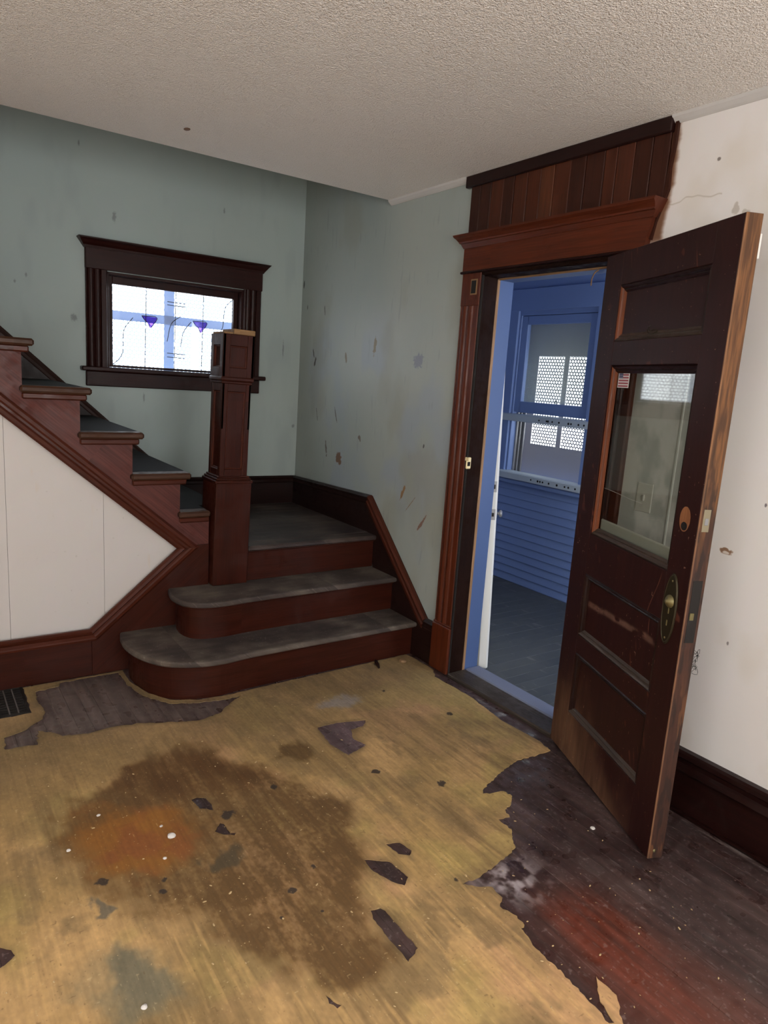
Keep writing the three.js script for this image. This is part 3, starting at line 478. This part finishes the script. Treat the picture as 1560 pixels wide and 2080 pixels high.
  beads(0.995, 1.68, 0.03, -0.02, [beadMat, darkWood, darkBead, darkWood]); beads(0.995, 1.68, 0.026, -0.028, [darkWood, darkWood, darkWood, darkWood], -1);
  part('back_strip', grain(box(WX[0], WX[1] - 0.03, 1.0, 1.062, -0.046, -0.03, 0.003), [1, 0, 0]), flat('back_strip', lin(246, 244, 238), 0.7), d, 'pale strip behind the bottom of the glass');
  const dirtyGlass = new THREE.MeshPhysicalMaterial({ name: 'dirty_glass', color: lin(218, 220, 216), transmission: 1, thickness: 0, roughness: 0.03, ior: 1.5 });
  const pane = part('glass_pane', box(WX[0], WX[1], 0.995, 1.68, -0.0262, -0.0225, 0), dirtyGlass, d);
  const crackMat = flat('crack', lin(150, 146, 138), 0.5);
  part('glass_crack', new THREE.TubeGeometry(new THREE.CatmullRomCurve3([[0.166, 1.193], [0.26, 1.19], [0.36, 1.184], [0.45, 1.182]].map(([x, y]) => new V3(x, y, -0.0222))), 24, 0.0008, 4), crackMat, pane, 'crack across the glass');
  const flag = tex(152, 152, (u, v) => {                                          // small printed flag on the glass
    if (u < 0.05 || u > 0.95 || v < 0.05 || v > 0.95) return [214, 208, 204];
    const a = (u - 0.05) / 0.9, q = (v - 0.05) / 0.9, k = Math.floor((1 - q) * 13);
    if (a < 0.42 && k < 7) { const sx = (a / 0.42 * 6) % 1 - 0.5, sy = ((1 - q) * 13 / 7 * 5) % 1 - 0.5; return Math.hypot(sx, sy) < 0.2 ? [196, 196, 206] : [52, 54, 92]; }
    return k % 2 ? [214, 204, 202] : [150, 40, 54];
  });
  const fg = box(0.168, 0.25, 1.595, 1.672, -0.0224, -0.0214, 0);
  part('flag_sticker', mapUV(fg, (x, y) => [(x - 0.168) / 0.082, (y - 1.595) / 0.077]), new THREE.MeshStandardMaterial({ name: 'flag_print', map: flag, roughness: 0.5 }), pane, 'small flag sticker with red stripes');
  part('wire_hook', new THREE.TubeGeometry(new THREE.CatmullRomCurve3([[0.36, 1.806], [0.375, 1.792], [0.41, 1.788], [0.43, 1.796], [0.41, 1.803], [0.385, 1.798], [0.37, 1.812], [0.39, 1.818]].map(([x, y], i) => new V3(x, y, -0.004 + 0.002 * (i % 3)))), 40, 0.0016, 5), oldBrass, d, 'small bent wire on the panel edge');
  // lock furniture
  const oval = (cx, cy, rx, ry, n = 40) => Array.from({ length: n }, (_, i) => [cx + rx * Math.cos(i / n * 2 * Math.PI), cy + ry * Math.sin(i / n * 2 * Math.PI)]);
  const esc = part('escutcheon', plate(oval(0.742, 0.878, 0.038, 0.122), 0.005, XY(-0.0002), { bevel: 0.002 }), oldBrass, d, 'tall oval brass plate without its knob');
  part('escutcheon_rim', new THREE.TubeGeometry(new THREE.CatmullRomCurve3(oval(0.742, 0.878, 0.034, 0.117, 24).map(([x, y]) => new V3(x, y, 0.005)), true), 60, 0.0022, 6), oldBrass, esc);
  const hub = new THREE.LatheGeometry([[0.0001, 0.018], [0.006, 0.018], [0.008, 0.012], [0.016, 0.01], [0.018, 0.004], [0.022, 0.0035], [0.022, 0]].map((p) => new V2(...p)), 24).rotateX(Math.PI / 2).translate(0.743, 0.905, 0.0045);
  part('spindle_hub', hub, brightBrass, esc);
  part('key_slot', [box(0.739, 0.745, 0.862, 0.882, 0.004, 0.0062, 0.001), box(0.738, 0.744, 0.82, 0.84, 0.004, 0.0062, 0.001)], brightBrass, esc);
  for (const y of [0.975, 0.778]) part('screw', new THREE.SphereGeometry(0.004, 8, 6).scale(1, 1, 0.5).translate(0.742, y, 0.005), brightBrass, esc);
  const ro = part('bare_oval', plate(oval(0.75, 1.186, 0.027, 0.041), 0.0016, XY(-0.0003)), wood('oval_raw', 196, 132, 90, 1), d, 'bare oval where a lock plate was');
  part('lock_hole', plate(oval(0.752, 1.163, 0.016, 0.014), 0.001, XY(0.0011)), blackIron, ro);
  const latch = part('latch_plate', box(W - 0.001, W + 0.0016, 1.16, 1.232, -0.036, -0.012, 0.0008), flat('latch_metal', lin(150, 140, 116), 0.45, { metalness: 0.6 }), d, 'small worn metal latch plate');
  part('latch_bolt', box(W, W + 0.004, 1.182, 1.204, -0.03, -0.018, 0.001), greyMetal, latch);
  const lock = part('lock_faceplate', box(W - 0.001, W + 0.0014, 0.79, 1.0, -0.046, -0.012, 0.0008), blackIron, d, 'long dark mortise lock faceplate');
  part('lock_bolt', box(W, W + 0.005, 0.868, 0.892, -0.03, -0.016, 0.001), brightBrass, lock);
  part('weather_strip', box(W - 0.012, W + 0.001, 1.985, 2.055, -T - 0.005, -T + 0.001, 0.001), whitePaint, d, 'short white strip at the top corner');
  const fr = []; for (let i = 0; i < 9; i++) { const y = 0.7 + i * 0.008, p = [new V3(W - 0.002, y, -T)]; for (let k = 1; k < 5; k++) p.push(new V3(W - 0.004 + (rnd() - 0.4) * 0.02, y + (rnd() - 0.6) * 0.03, -T - 0.002 - rnd() * 0.02)); fr.push(new THREE.TubeGeometry(new THREE.CatmullRomCurve3(p), 12, 0.0007, 4)); }
  part('frayed_fibres', fr, gapBlack, d, 'tuft of dark fibres');
  part('hinge', [0.25, 1.05, 1.85].map((y) => new THREE.CylinderGeometry(0.008, 0.008, 0.1, 12).translate(-0.004, y, -T)), oldBrass, d);
  part('corner_screw', new THREE.SphereGeometry(0.006, 10, 8).scale(0.5, 1, 1).translate(W, 0.03, -0.022), brightBrass, d);
}
// seen through the door's glass
solo('switch_plate', [box(-0.005, 0, 1.125, 1.24, 2.965, 3.035, 0.002), box(-0.012, -0.004, 1.17, 1.195, 2.996, 3.004, 0.002)], flat('grubby_plate', lin(206, 200, 190), 0.5), 'grubby switch plate on the wall behind the glazed door', 'switch plate');
solo('wall_strip', box(-0.004, 0, 0.95, 1.68, 3.11, 3.118, 0.001), whitePaint, 'narrow white strip on the wall behind the glazed door', 'wall strip');

// ---------------------------------------------------------------- porch beyond the doorway
const PZ0 = 0.12, PZ1 = 4.4, PY = -0.03;
{
  const f = thing('floor_porch', 'dark grey painted board floor of the porch', null, { kind: 'structure' });
  const deckMap = tex(512, 512, (u, v) => { const c = mixc([70, 74, 76], [92, 94, 92], fbm(u * 5, v * 12, 4)); return mixc(c, [150, 146, 140], 0.4 * smooth(0.72, 0.86, fbm(u * 12 + 3, v * 40, 3))); }, true, THREE.RepeatWrapping);
  const deck = new THREE.MeshStandardMaterial({ name: 'porch_deck', map: deckMap, roughness: 0.55 });
  for (let z = PZ0, i = 0; z < PZ1; z += 0.085, i++) part('deck_board', mapUV(box(0.19, PX, PY - 0.02, PY - 0.001 * hash(i, 2), z, Math.min(PZ1, z + 0.0842), 0.0008), (x, y, zz) => [zz * 0.6, x * 0.6 + i * 0.21]), deck, f);
  part('deck_base', box(0.1, PX + 0.1, PY - 0.15, PY - 0.0202, PZ0 - 0.1, PZ1 + 0.1, 0), gapBlack, f);
}
solo('ceiling_porch', box(0.19, PX + 0.2, 2.5, 2.6, PZ0 - 0.1, PZ1 + 0.1, 0), bluePaint, 'blue painted porch ceiling', null, { kind: 'structure' });
solo('wall_porch_left', box(0.19, PX + 0.2, -0.15, 2.55, PZ0 - 0.1, PZ0, 0), bluePaint, 'blue painted end wall of the porch', null, { kind: 'structure' });
solo('wall_porch_right', plate(rect(0.19, PX + 0.2, -0.15, 2.55), 0.1, XY(PZ1), { holes: [rect(0.43, 1.53, 0.85, 2.15)] }), bluePaint, 'blue painted end wall of the porch behind the open door', null, { kind: 'structure' });
const UZ0 = 0.46, UZ1 = 1.24;
{
  const w = thing('wall_porch', 'blue clapboard outer wall of the porch', null, { kind: 'structure' });
  part('wall_panel', plate(rect(PZ0 - 0.1, PZ1 + 0.1, -0.15, 2.55), 0.12, (a, b, c) => [PX + c, b, a], { holes: [rect(UZ0, UZ1, 0.89, 2.17)] }), bluePaint, w);
  part('bare_patch', plate([[0.44, 2.245], [0.462, 2.24], [0.472, 2.29], [0.468, 2.325], [0.452, 2.32], [0.444, 2.28]], 0.002, ZY(PX)), flat('patch_tan', lin(128, 122, 118), 0.9), w, 'small bare patch in the blue paint');
  for (let y = PY, i = 0; y < 0.79; y += 0.0645, i++) part('clapboard', mould([PX, y + 0.0645, PZ0], [PX, y, PZ0], [PX, y + 0.0645, PZ1], [PX, y, PZ1], [[0, 0], [0, 0.003], [0.92, 0.014], [1, 0.012], [1, 0]], [-1, 0, 0]), bluePaint, w);
}
{
  const w = thing('window_2', 'blue painted porch window with a lowered sash and a dirty metal ledge', null, { kind: 'structure' });
  const X = PX, fr = (x0, x1, y0, y1, z0, z1, c = 0.003) => box(x0, x1, y0, y1, z0, z1, c);
  part('side_casing', fr(X - 0.022, X, 0.88, 2.2, 0.32, 0.455), bluePaint, w); part('side_casing', fr(X - 0.022, X, 0.88, 2.2, 1.245, 1.38), bluePaint, w);
  part('head_casing', fr(X - 0.024, X, 2.19, 2.36, 0.3, 1.4), bluePaint, w);
  part('jamb', [fr(X, X + 0.12, 0.89, 2.17, UZ0 - 0.004, UZ0 + 0.012), fr(X, X + 0.12, 0.89, 2.17, UZ1 - 0.012, UZ1 + 0.004), fr(X, X + 0.12, 2.155, 2.174, UZ0, UZ1)], bluePaint, w);
  const s = part('upper_sash', [fr(X + 0.01, X + 0.045, 1.385, 2.152, UZ0 + 0.013, 0.54), fr(X + 0.01, X + 0.045, 1.385, 2.152, 1.165, UZ1 - 0.013), fr(X + 0.01, X + 0.045, 1.385, 1.475, 0.53, 1.17), fr(X + 0.01, X + 0.045, 2.085, 2.152, 0.53, 1.17)], bluePaint, w);
  part('pane', box(X + 0.028, X + 0.031, 1.47, 2.09, 0.535, 1.17, 0), glass, s);
  part('side_track', [fr(X + 0.05, X + 0.07, 0.89, 1.4, UZ0 + 0.012, UZ0 + 0.03), fr(X + 0.075, X + 0.09, 0.89, 1.4, UZ0 + 0.012, UZ0 + 0.045), fr(X + 0.1, X + 0.115, 0.89, 1.4, UZ0 + 0.012, UZ0 + 0.065)], greyMetal, w);
  for (const [y0, y1, xo, z0, z1] of [[1.315, 1.372, 0.07, 0.37, 1.4], [0.845, 0.9, 0.085, 0.42, 1.4]]) {
    const l = part('ledge', [fr(X - xo + 0.005, X + 0.05, y0 + 0.018, y1, z0 + 0.001, z1 - 0.001, 0.008), fr(X - xo, X - xo + 0.012, y0, y1 - 0.004, z0, z1, 0.004)], dustyRail, w, 'dirty pale metal ledge with bolt holes');
    for (let i = 0; i < 9; i++) { const z = z1 - 0.12 - i * (0.045 + 0.02 * hash(i, y0 * 100)); part('bolt_hole', new THREE.CylinderGeometry(0.007 + 0.003 * hash(i, 4), 0.007, 0.002, 10).rotateZ(Math.PI / 2).translate(X - xo - 0.0006, (y0 + y1) / 2 - 0.002, z), gapBlack, l); }
  }
  part('sill', fr(X - 0.06, X, 0.8, 0.842, 0.42, 1.4, 0.01), bluePaint, w);
  const q = thing('window_6', 'wide window in the porch end wall, out of sight behind the open door', null, { kind: 'structure' }), z = PZ1 + 0.03;
  part('window_frame', [box(0.43, 0.48, 0.85, 2.15, z, z + 0.05), box(1.48, 1.53, 0.85, 2.15, z, z + 0.05), box(0.48, 1.48, 0.85, 0.9, z, z + 0.05), box(0.48, 1.48, 2.1, 2.15, z, z + 0.05), box(0.96, 1.0, 0.9, 2.1, z, z + 0.05)], bluePaint, q);
  part('pane', box(0.44, 1.52, 0.86, 2.14, z + 0.02, z + 0.024, 0), glass, q);
}
{
  const s = thing('roller_shade', 'thin pale roller shade pulled down behind the upper porch window', 'roller shade', { at: [PX + 0.075, 0, 0] });
  const sheer = new THREE.MeshStandardMaterial({ name: 'sheer_shade', color: lin(186, 196, 186), roughness: 1, transparent: true, opacity: 0.32, side: THREE.DoubleSide });
  part('shade_cloth', box(-0.0006, 0.0006, 1.465, 2.14, 0.485, 1.21, 0), sheer, s);
  part('shade_bar', [box(-0.006, 0.006, 1.45, 1.472, 0.48, 1.22, 0.003)], flat('shade_bar', lin(104, 108, 90), 0.7), s);
  part('shade_ring', new THREE.TorusGeometry(0.012, 0.003, 8, 20).rotateY(Math.PI / 2).translate(-0.002, 1.49, 0.86), flat('shade_ring', lin(120, 122, 110), 0.6), s);
}
{
  const s = thing('perforated_screen', 'grey metal panel with perforated patches outside the porch window', 'window screen'), X = 1.95;
  const zones = [[0.515, 0.79], [0.84, 1.1]], y0 = 1.128, y1 = 1.85;
  const p = (a, b, c, d) => box(X, X + 0.006, c, d, a, b, 0.001);
  part('solid_panel', p(0.1, 1.6, 0.7, y0), screenGrey, s); part('solid_panel', p(0.1, 1.6, y1, 2.4), screenGrey, s);
  part('solid_panel', p(0.1, zones[0][0], y0, y1), screenGrey, s); part('solid_panel', p(zones[0][1], zones[1][0], y0, y1), screenGrey, s); part('solid_panel', p(zones[1][1], 1.6, y0, y1), screenGrey, s);
  for (const [a, b] of zones) { const g = perforated(b - a + 0.02, y1 - y0 + 0.01, 0.028, 0.0096); g.rotateY(-Math.PI / 2).translate(X + 0.004, y0 - 0.005, a - 0.01); part('perforated_sheet', g, screenGrey, s); }
  for (const y of [2.2, 0.75]) for (const z of [0.3, 1.4]) part('bracket', box(PX + 0.122, X, y, y + 0.03, z, z + 0.04), screenGrey, s);
}
{
  const d = thing('door_2', 'white slab door on the porch seen along its latch edge', null, { kind: 'structure', at: [0.245, PY + 0.012, 1.938] });
  const a = Math.atan2(0.75, 0.66); d.rotation.set(0, a, 0); d.rotateX(-0.036);
  part('slab', box(0, 0.76, 0, 2.0, -0.03, 0.03, 0.01), whitePaint, d);
  const lp = part('latch_plate', box(-0.0012, 0.001, 0.875, 0.935, -0.004, 0.022, 0.0006), greyMetal, d); part('latch_bolt', box(-0.006, 0, 0.895, 0.915, 0.003, 0.015, 0.001), blackIron, lp);
  const l2 = part('latch_plate', box(-0.0012, 0.001, 1.03, 1.09, -0.004, 0.022, 0.0006), greyMetal, d); part('latch_bolt', box(-0.005, 0, 1.048, 1.072, 0.003, 0.015, 0.001), blackIron, l2);
  part('knob', new THREE.LatheGeometry([[0.0001, 0.06], [0.018, 0.058], [0.026, 0.046], [0.024, 0.034], [0.012, 0.026], [0.011, 0.008], [0.03, 0.006], [0.032, 0]].map((p) => new V2(...p)), 24).scale(0.8, 0.55, 0.8).rotateX(Math.PI / 2).translate(0.045, 0.905, 0.03), greyMetal, d);
}

// ---------------------------------------------------------------- floor covering
function ragged(pts, amp, step = 0.02, closed = true) {                            // subdivide an outline and fray it
  const out = [], n = pts.length;
  for (let i = 0; i < (closed ? n : n - 1); i++) { const a = pts[i], b = pts[(i + 1) % n], d = Math.hypot(b[0] - a[0], b[1] - a[1]), k = Math.max(1, Math.round(d / step)); for (let j = 0; j < k; j++) { const s = j / k, w = j ? amp : 0; out.push([a[0] + (b[0] - a[0]) * s + (rnd() - 0.5) * 2 * w, a[1] + (b[1] - a[1]) * s + (rnd() - 0.5) * 2 * w]); } }
  return out;
}
const tornEdge = [[-0.1, 2.70], [-0.116, 2.782], [-0.204, 2.782], [-0.312, 2.769], [-0.47, 2.813], [-0.577, 2.854], [-0.616, 2.882], [-0.578, 2.899], [-0.53, 2.91], [-0.522, 2.952], [-0.566, 2.99], [-0.61, 3.001], [-0.626, 3.043], [-0.678, 3.031], [-0.672, 3.077], [-0.68, 3.111], [-0.71, 3.141], [-0.732, 3.18], [-0.775, 3.194], [-0.847, 3.21], [-0.942, 3.228], [-1.021, 3.222], [-0.974, 3.264], [-0.939, 3.284], [-0.945, 3.335], [-0.977, 3.357], [-0.959, 3.413], [-0.965, 3.45], [-0.985, 3.453], [-1.001, 3.53], [-0.999, 3.632], [-1.004, 3.707], [-1.014, 3.796], [-1.0, 3.802], [-0.982, 3.742], [-0.926, 3.684], [-0.927, 3.752], [-0.983, 3.814], [-1.03, 3.95], [-1.1, 4.5], [-1.2, 5.2], [-1.2, 5.85]];
const holesList = [
  [[-0.938, 2.122], [-0.828, 2.127], [-0.699, 2.168], [-0.744, 2.212], [-0.812, 2.213], [-0.843, 2.285], [-0.822, 2.358], [-0.935, 2.393], [-0.96, 2.286], [-0.949, 2.196]],
  [[-1.121, 2.941], [-1.074, 2.958], [-1.061, 3.012], [-1.083, 3.031], [-1.113, 3.006]],
  [[-1.231, 2.97], [-1.198, 2.992], [-1.16, 3.021], [-1.148, 3.111], [-1.182, 3.137], [-1.207, 3.103], [-1.232, 3.037]],
  [[-1.334, 3.169], [-1.302, 3.176], [-1.294, 3.192], [-1.294, 3.356], [-1.346, 3.38], [-1.346, 3.202]],
  [[-1.613, 2.38], [-1.589, 2.376], [-1.562, 2.397], [-1.556, 2.442], [-1.564, 2.481], [-1.582, 2.461], [-1.605, 2.449]],
  [[-1.604, 2.596], [-1.57, 2.559], [-1.56, 2.571], [-1.56, 2.629], [-1.541, 2.637], [-1.553, 2.648], [-1.583, 2.628]],
  [[-2.3, 2.762], [-2.277, 2.776], [-2.253, 2.799], [-2.246, 2.826], [-2.267, 2.843], [-2.284, 2.851], [-2.3, 2.86]],
  [[-1.595, 3.353], [-1.586, 3.38], [-1.572, 3.401], [-1.588, 3.404], [-1.599, 3.381]],
];
const bigStain = [[-2.13, 2.388], [-2.022, 2.238], [-1.87, 2.151], [-1.726, 2.015], [-1.495, 2.052], [-1.407, 1.985], [-1.436, 2.232], [-1.281, 2.315], [-1.239, 2.494], [-1.136, 2.693], [-1.162, 2.932], [-1.32, 3.058], [-1.345, 3.207], [-1.397, 3.36], [-1.549, 3.325], [-1.663, 3.203], [-1.763, 3.027], [-1.846, 2.894], [-1.968, 2.711], [-2.022, 2.632], [-2.082, 2.496]];
const orangeStain = [[-2.079, 2.388], [-1.984, 2.291], [-1.868, 2.291], [-1.707, 2.345], [-1.629, 2.488], [-1.645, 2.632], [-1.782, 2.692], [-1.932, 2.683], [-2.008, 2.564]];
const darkBand = [[-1.806, 2.033], [-1.519, 2.062], [-1.281, 2.315], [-1.305, 2.458], [-1.519, 2.342], [-1.745, 2.29], [-1.892, 2.174]];
const spotB = [[-1.154, 2.142], [-1.03, 2.183], [-1.051, 2.31], [-1.176, 2.371], [-1.214, 2.267]];
const greyG = [[-2.164, 2.907], [-2.013, 2.901], [-1.917, 3.034], [-1.887, 3.142], [-1.946, 3.206], [-2.055, 3.172], [-2.135, 3.012]];
const greyS = [[-1.73, 2.774], [-1.679, 2.724], [-1.53, 2.696], [-1.494, 2.774], [-1.628, 2.806], [-1.698, 2.817]];
const gm2 = [[-2.039, 2.716], [-1.994, 2.701], [-1.97, 2.779], [-2.023, 2.77]];
const palePatch = [[-0.787, 1.88], [-0.643, 1.879], [-0.585, 1.951], [-0.718, 2.003], [-0.839, 1.998]];
const flecks = [[-1.82, 2.74, 0.011], [-1.84, 2.789, 0.011], [-1.391, 2.915, 0.013], [-1.498, 2.981, 0.013], [-1.577, 3.064, 0.008], [-1.309, 2.456, 0.014], [-1.529, 2.53, 0.026], [-0.296, 1.652, 0.02], [-1.46, 3.1, 0.006], [-1.02, 3.2, 0.01], [-0.9, 2.55, 0.02], [-0.72, 2.75, 0.02], [-1.99, 2.66, 0.018], [-0.45, 1.95, 0.014], [-0.3, 2.3, 0.016]];
{
  const N = 700, M = (p, b) => mask(N, [p], b, FX, FZ, FS);
  const mBig = M(bigStain, 0.045), mOr = M(orangeStain, 0.05), mDk = M(darkBand, 0.05), mB = M(spotB, 0.025), mG = M(greyG, 0.05), mS = M(greyS, 0.025), m2 = M(gm2, 0.012), mP = M(palePatch, 0.025);
  const mEdge = mask(N, holesList.concat([greyPatch]), 0.025, FX, FZ, FS);
  const sheetMap = tex(1800, 1800, (u, v) => {
    const x = FX + u * FS, z = FZ + v * FS, n1 = fbm(x * 3, z * 3, 5), n2 = fbm(x * 11 + 5, z * 9, 4), n3 = fbm(x * 150, z * 9, 2), n4 = fbm(x * 26, z * 8 + 7, 3);
    const wx = x + 0.16 * (fbm(x * 6 + 50, z * 6, 4) - 0.5) + 0.05 * (fbm(x * 28, z * 28 + 9, 3) - 0.5), wz = z + 0.2 * (fbm(x * 6, z * 6 + 40, 4) - 0.5) + 0.07 * (fbm(x * 30 + 9, z * 16, 3) - 0.5);
    const st = fbm(x * 46 + 3, z * 4.5, 4), sp = fbm(x * 95, z * 70 + 5, 3), k2 = smooth(0.35, 0.65, st);
    const cut = (m, s = 0.2) => smooth(0.5 - s, 0.5 + s, m(wx, wz));
    let c = mixc([172, 140, 90], [198, 160, 108], smooth(0.35, 0.65, n1));
    c = mixc(c, [200, 156, 112], 0.8 * smooth(0.52, 0.66, fbm(x * 2 + 9, z * 2 + 1, 5)));
    c = mixc(c, [178, 158, 92], 0.5 * smooth(0.5, 0.68, fbm(x * 3.5 + 30, z * 3.5, 5)));
    c = mixc(c, [140, 116, 80], 0.65 * smooth(0.5, 0.72, n2) * smooth(0.42, 0.6, fbm(x * 2 + 4, z * 2 + 14, 4)));
    c = mixc(c, [120, 99, 70], 0.8 * smooth(2.4, 1.6, z) * (0.35 + n2)); c = mixc(c, [130, 106, 70], 0.6 * smooth(0.46, 0.66, fbm(x * 5 + 21, z * 4 + 8, 5)) * (0.55 + 0.45 * k2)); c = mixc(c, [124, 98, 64], 0.32 * smooth(0.56, 0.72, st) * smooth(0.4, 0.6, fbm(x * 4 + 60, z * 3, 4))); c = mixc(c, [212, 172, 112], 0.4 * smooth(0.58, 0.74, fbm(x * 60 + 80, z * 6, 3)) * smooth(2.4, 3.2, z));  // mottled dirt; darkening toward the stairs also puts daylight falloff into the colour
    c = mixc(c, [122, 114, 92], cut(mG, 0.35) * clamp(0.35 + 0.6 * smooth(0.35, 0.6, n2)));
    c = mixc(c, [106, 79, 45], cut(mBig, 0.36) * clamp(0.34 + 0.85 * n2 + 0.24 * k2 + 0.8 * (sp - 0.5)));
    c = mixc(c, [148, 96, 38], cut(mOr, 0.45) * (0.65 + 0.4 * n1)); c = mixc(c, [138, 80, 44], cut(mOr, 0.45) * smooth(0.5, 0.62, fbm(x * 5 + 2, z * 5, 4)) * 0.6);
    c = mixc(c, [92, 62, 30], cut(mDk, 0.4) * clamp(0.9 * n2 + 0.3 * k2));
    c = mixc(c, [92, 68, 36], cut(mB, 0.3) * 0.75);
    c = mixc(c, [80, 70, 52], cut(mS, 0.25) * 0.8 * smooth(0.3, 0.55, n4 + 0.1)); c = mixc(c, [108, 100, 86], cut(m2, 0.2) * 0.8);
    c = mixc(c, [150, 142, 142], cut(mP, 0.35) * 0.7);
    c = mixc(c, [104, 86, 58], 0.5 * smooth(0.1, 0.5, mEdge(x, z)));
    for (const [fx, fz, fr] of flecks) { const dx = x - fx, dz = z - fz; if (Math.abs(dx) < fr * 2 && Math.abs(dz) < fr * 2) c = mixc(c, [50, 42, 38], 0.8 * smooth(1.1, 0.7, Math.hypot(dx, dz) / fr + 1.4 * (fbm(x * 60, z * 60, 3) - 0.5))); }
    c = mixc(c, [220, 196, 150], 0.35 * smooth(0.9, 0.97, vnoise(x * 190, z * 120))); c = mixc(c, [104, 80, 52], 0.35 * smooth(0.9, 0.97, vnoise(x * 140 + 9, z * 140)));
    return c.map((q) => q * (0.84 + 0.12 * n3 + 0.08 * n4 + 0.14 * sp));
  }, true, THREE.MirroredRepeatWrapping);
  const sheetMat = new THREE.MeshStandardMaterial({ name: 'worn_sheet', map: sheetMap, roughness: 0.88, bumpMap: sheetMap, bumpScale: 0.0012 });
  const outer = [[L0 + 0.05, 1.135], [-2.145, 1.135], [-2.145, 1.42], [-2.01, 1.42], [-2.01, 1.135], [-1.545, 1.135], [-1.545, 1.3], [-1.505, 1.455], [-1.435, 1.565], [-1.32, 1.625], [-1.2, 1.64], [-0.9, 1.63], [-0.06, 1.61], [-0.048, 1.7], [-0.05, 1.86], [-0.1, 1.93], [-0.085, 2.2], [-0.12, 2.5]];
  const sheet = plate([...ragged(outer, 0.004, 0.03, false), ...ragged(tornEdge, 0.004, 0.012, false), [L0 + 0.05, 5.85]], 0.0026, XZ(0.0027), { holes: [...holesList.map((h) => ragged(h, 0.0025, 0.012)), ragged(greyPatch, 0.006, 0.02)] });
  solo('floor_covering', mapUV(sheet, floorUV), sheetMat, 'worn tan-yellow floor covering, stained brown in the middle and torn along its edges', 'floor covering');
}

// ---------------------------------------------------------------- floor register and litter
{
  const g = thing('floor_register', 'black metal floor register by the baseboard at the left edge', 'floor vent', { at: [-2.077, 0, 1.265] });
  part('register_frame', [box(-0.064, -0.052, -0.001, 0.004, -0.145, 0.145, 0.001), box(0.052, 0.064, -0.001, 0.004, -0.145, 0.145, 0.001), box(-0.052, 0.052, -0.001, 0.004, -0.145, -0.133, 0.001), box(-0.052, 0.052, -0.001, 0.004, 0.133, 0.145, 0.001)], blackIron, g);
  part('register_pan', box(-0.053, 0.053, -0.001, 0.0006, -0.134, 0.134, 0), gapBlack, g);
  for (const x of [-0.018, 0.018]) part('register_bar', box(x - 0.003, x + 0.003, 0, 0.0042, -0.134, 0.134, 0.001), flat('register_bar', lin(92, 86, 84), 0.6), g);
  for (let i = 0; i < 10; i++) part('louvre', box(-0.052, 0.052, 0.0004, 0.0024, -0.12 + i * 0.0265, -0.109 + i * 0.0265, 0.0008), blackIron, g);
}
function crumb(size, flatness = 0.5) {
  const g = clean(new THREE.IcosahedronGeometry(size, 1)), p = g.attributes.position, s0 = rnd() * 100;
  for (let i = 0; i < p.count; i++) { const k = 0.7 + 0.6 * vnoise(p.getX(i) / size * 1.3 + s0, p.getZ(i) / size * 1.3 + p.getY(i) / size); p.setXYZ(i, p.getX(i) * k, Math.max(-0.3 * size, p.getY(i) * k) * flatness, p.getZ(i) * k); }
  g.computeVertexNormals(); g.computeBoundingBox(); g.translate(0, -g.boundingBox.min.y, 0); return g;
}
const chalk = flat('chalk', lin(222, 216, 210), 0.9), tanChip = flat('tan_chip', lin(150, 118, 84), 0.9), sheetTop = 0.003;
for (const [x, z, s, m, y, label, cat] of [
  [-1.74, 2.549, 0.014, chalk, sheetTop, 'largest white lump lying in the orange stain', 'plaster lump'],
  [-2.048, 2.461, 0.007, chalk, sheetTop, 'white crumb at the left edge of the orange stain', 'plaster crumb'],
  [-1.753, 2.482, 0.006, chalk, sheetTop, 'white crumb just behind the large white lump', 'plaster crumb'],
  [-1.792, 2.647, 0.006, chalk, sheetTop, 'white crumb just in front of the large white lump', 'plaster crumb'],
  [-1.924, 2.318, 0.006, chalk, sheetTop, 'white crumb at the back edge of the orange stain', 'plaster crumb'],
  [-2.0, 3.155, 0.009, chalk, sheetTop, 'white crumb on the grey stain nearest the camera', 'plaster crumb'],
  [-0.4, 3.245, 0.009, chalk, 0.0005, 'white crumb on the dark floor below the open door', 'plaster crumb'],
  [-0.14, 1.69, 0.022, tanChip, sheetTop, 'tan chip of rubble on the dark corner beside the lowest step', 'rubble chip'],
]) { const o = solo(cat.replace(' ', '_'), crumb(s), m, label, cat); o.position.set(x, y, z); }
{
  const stick = solo('wood_splinter', grain(plate([[-0.05, -0.006], [0.02, -0.012], [0.055, -0.004], [0.05, 0.008], [0, 0.01], [-0.045, 0.004]], 0.012, XZ(0.012), { bevel: 0.003 }), [1, 0, 0]), darkWood, 'dark splinter of wood lying in front of the lowest step', 'splinter'); stick.position.set(-0.3, sheetTop, 1.665); stick.rotation.y = 1.2;
  const g = crumb(0.0032, 0.6), N = 420, im = new THREE.InstancedMesh(g, flat('grit', lin(196, 168, 124), 0.9), N), q = new THREE.Matrix4();
  for (let i = 0; i < N; i++) { const x = -2.3 + rnd() * 1.9, z = 1.75 + Math.pow(rnd(), 0.8) * 2.2, s = 0.35 + 0.9 * rnd() * rnd(); q.makeRotationY(rnd() * 6).scale(new V3(s, s, s * (1 + rnd()))).setPosition(x, x > -0.95 && z > 2.85 ? 0.0003 : sheetTop - 0.0002, z); im.setMatrixAt(i, q); }
  im.name = 'floor_grit'; im.userData = { kind: 'stuff', label: 'fine pale grit scattered over the floor', category: 'grit' }; scene.add(im);
}

scene.traverse((o) => { if (o.isMesh) { o.castShadow = true; o.receiveShadow = true; } });
renderer.render(scene, camera);
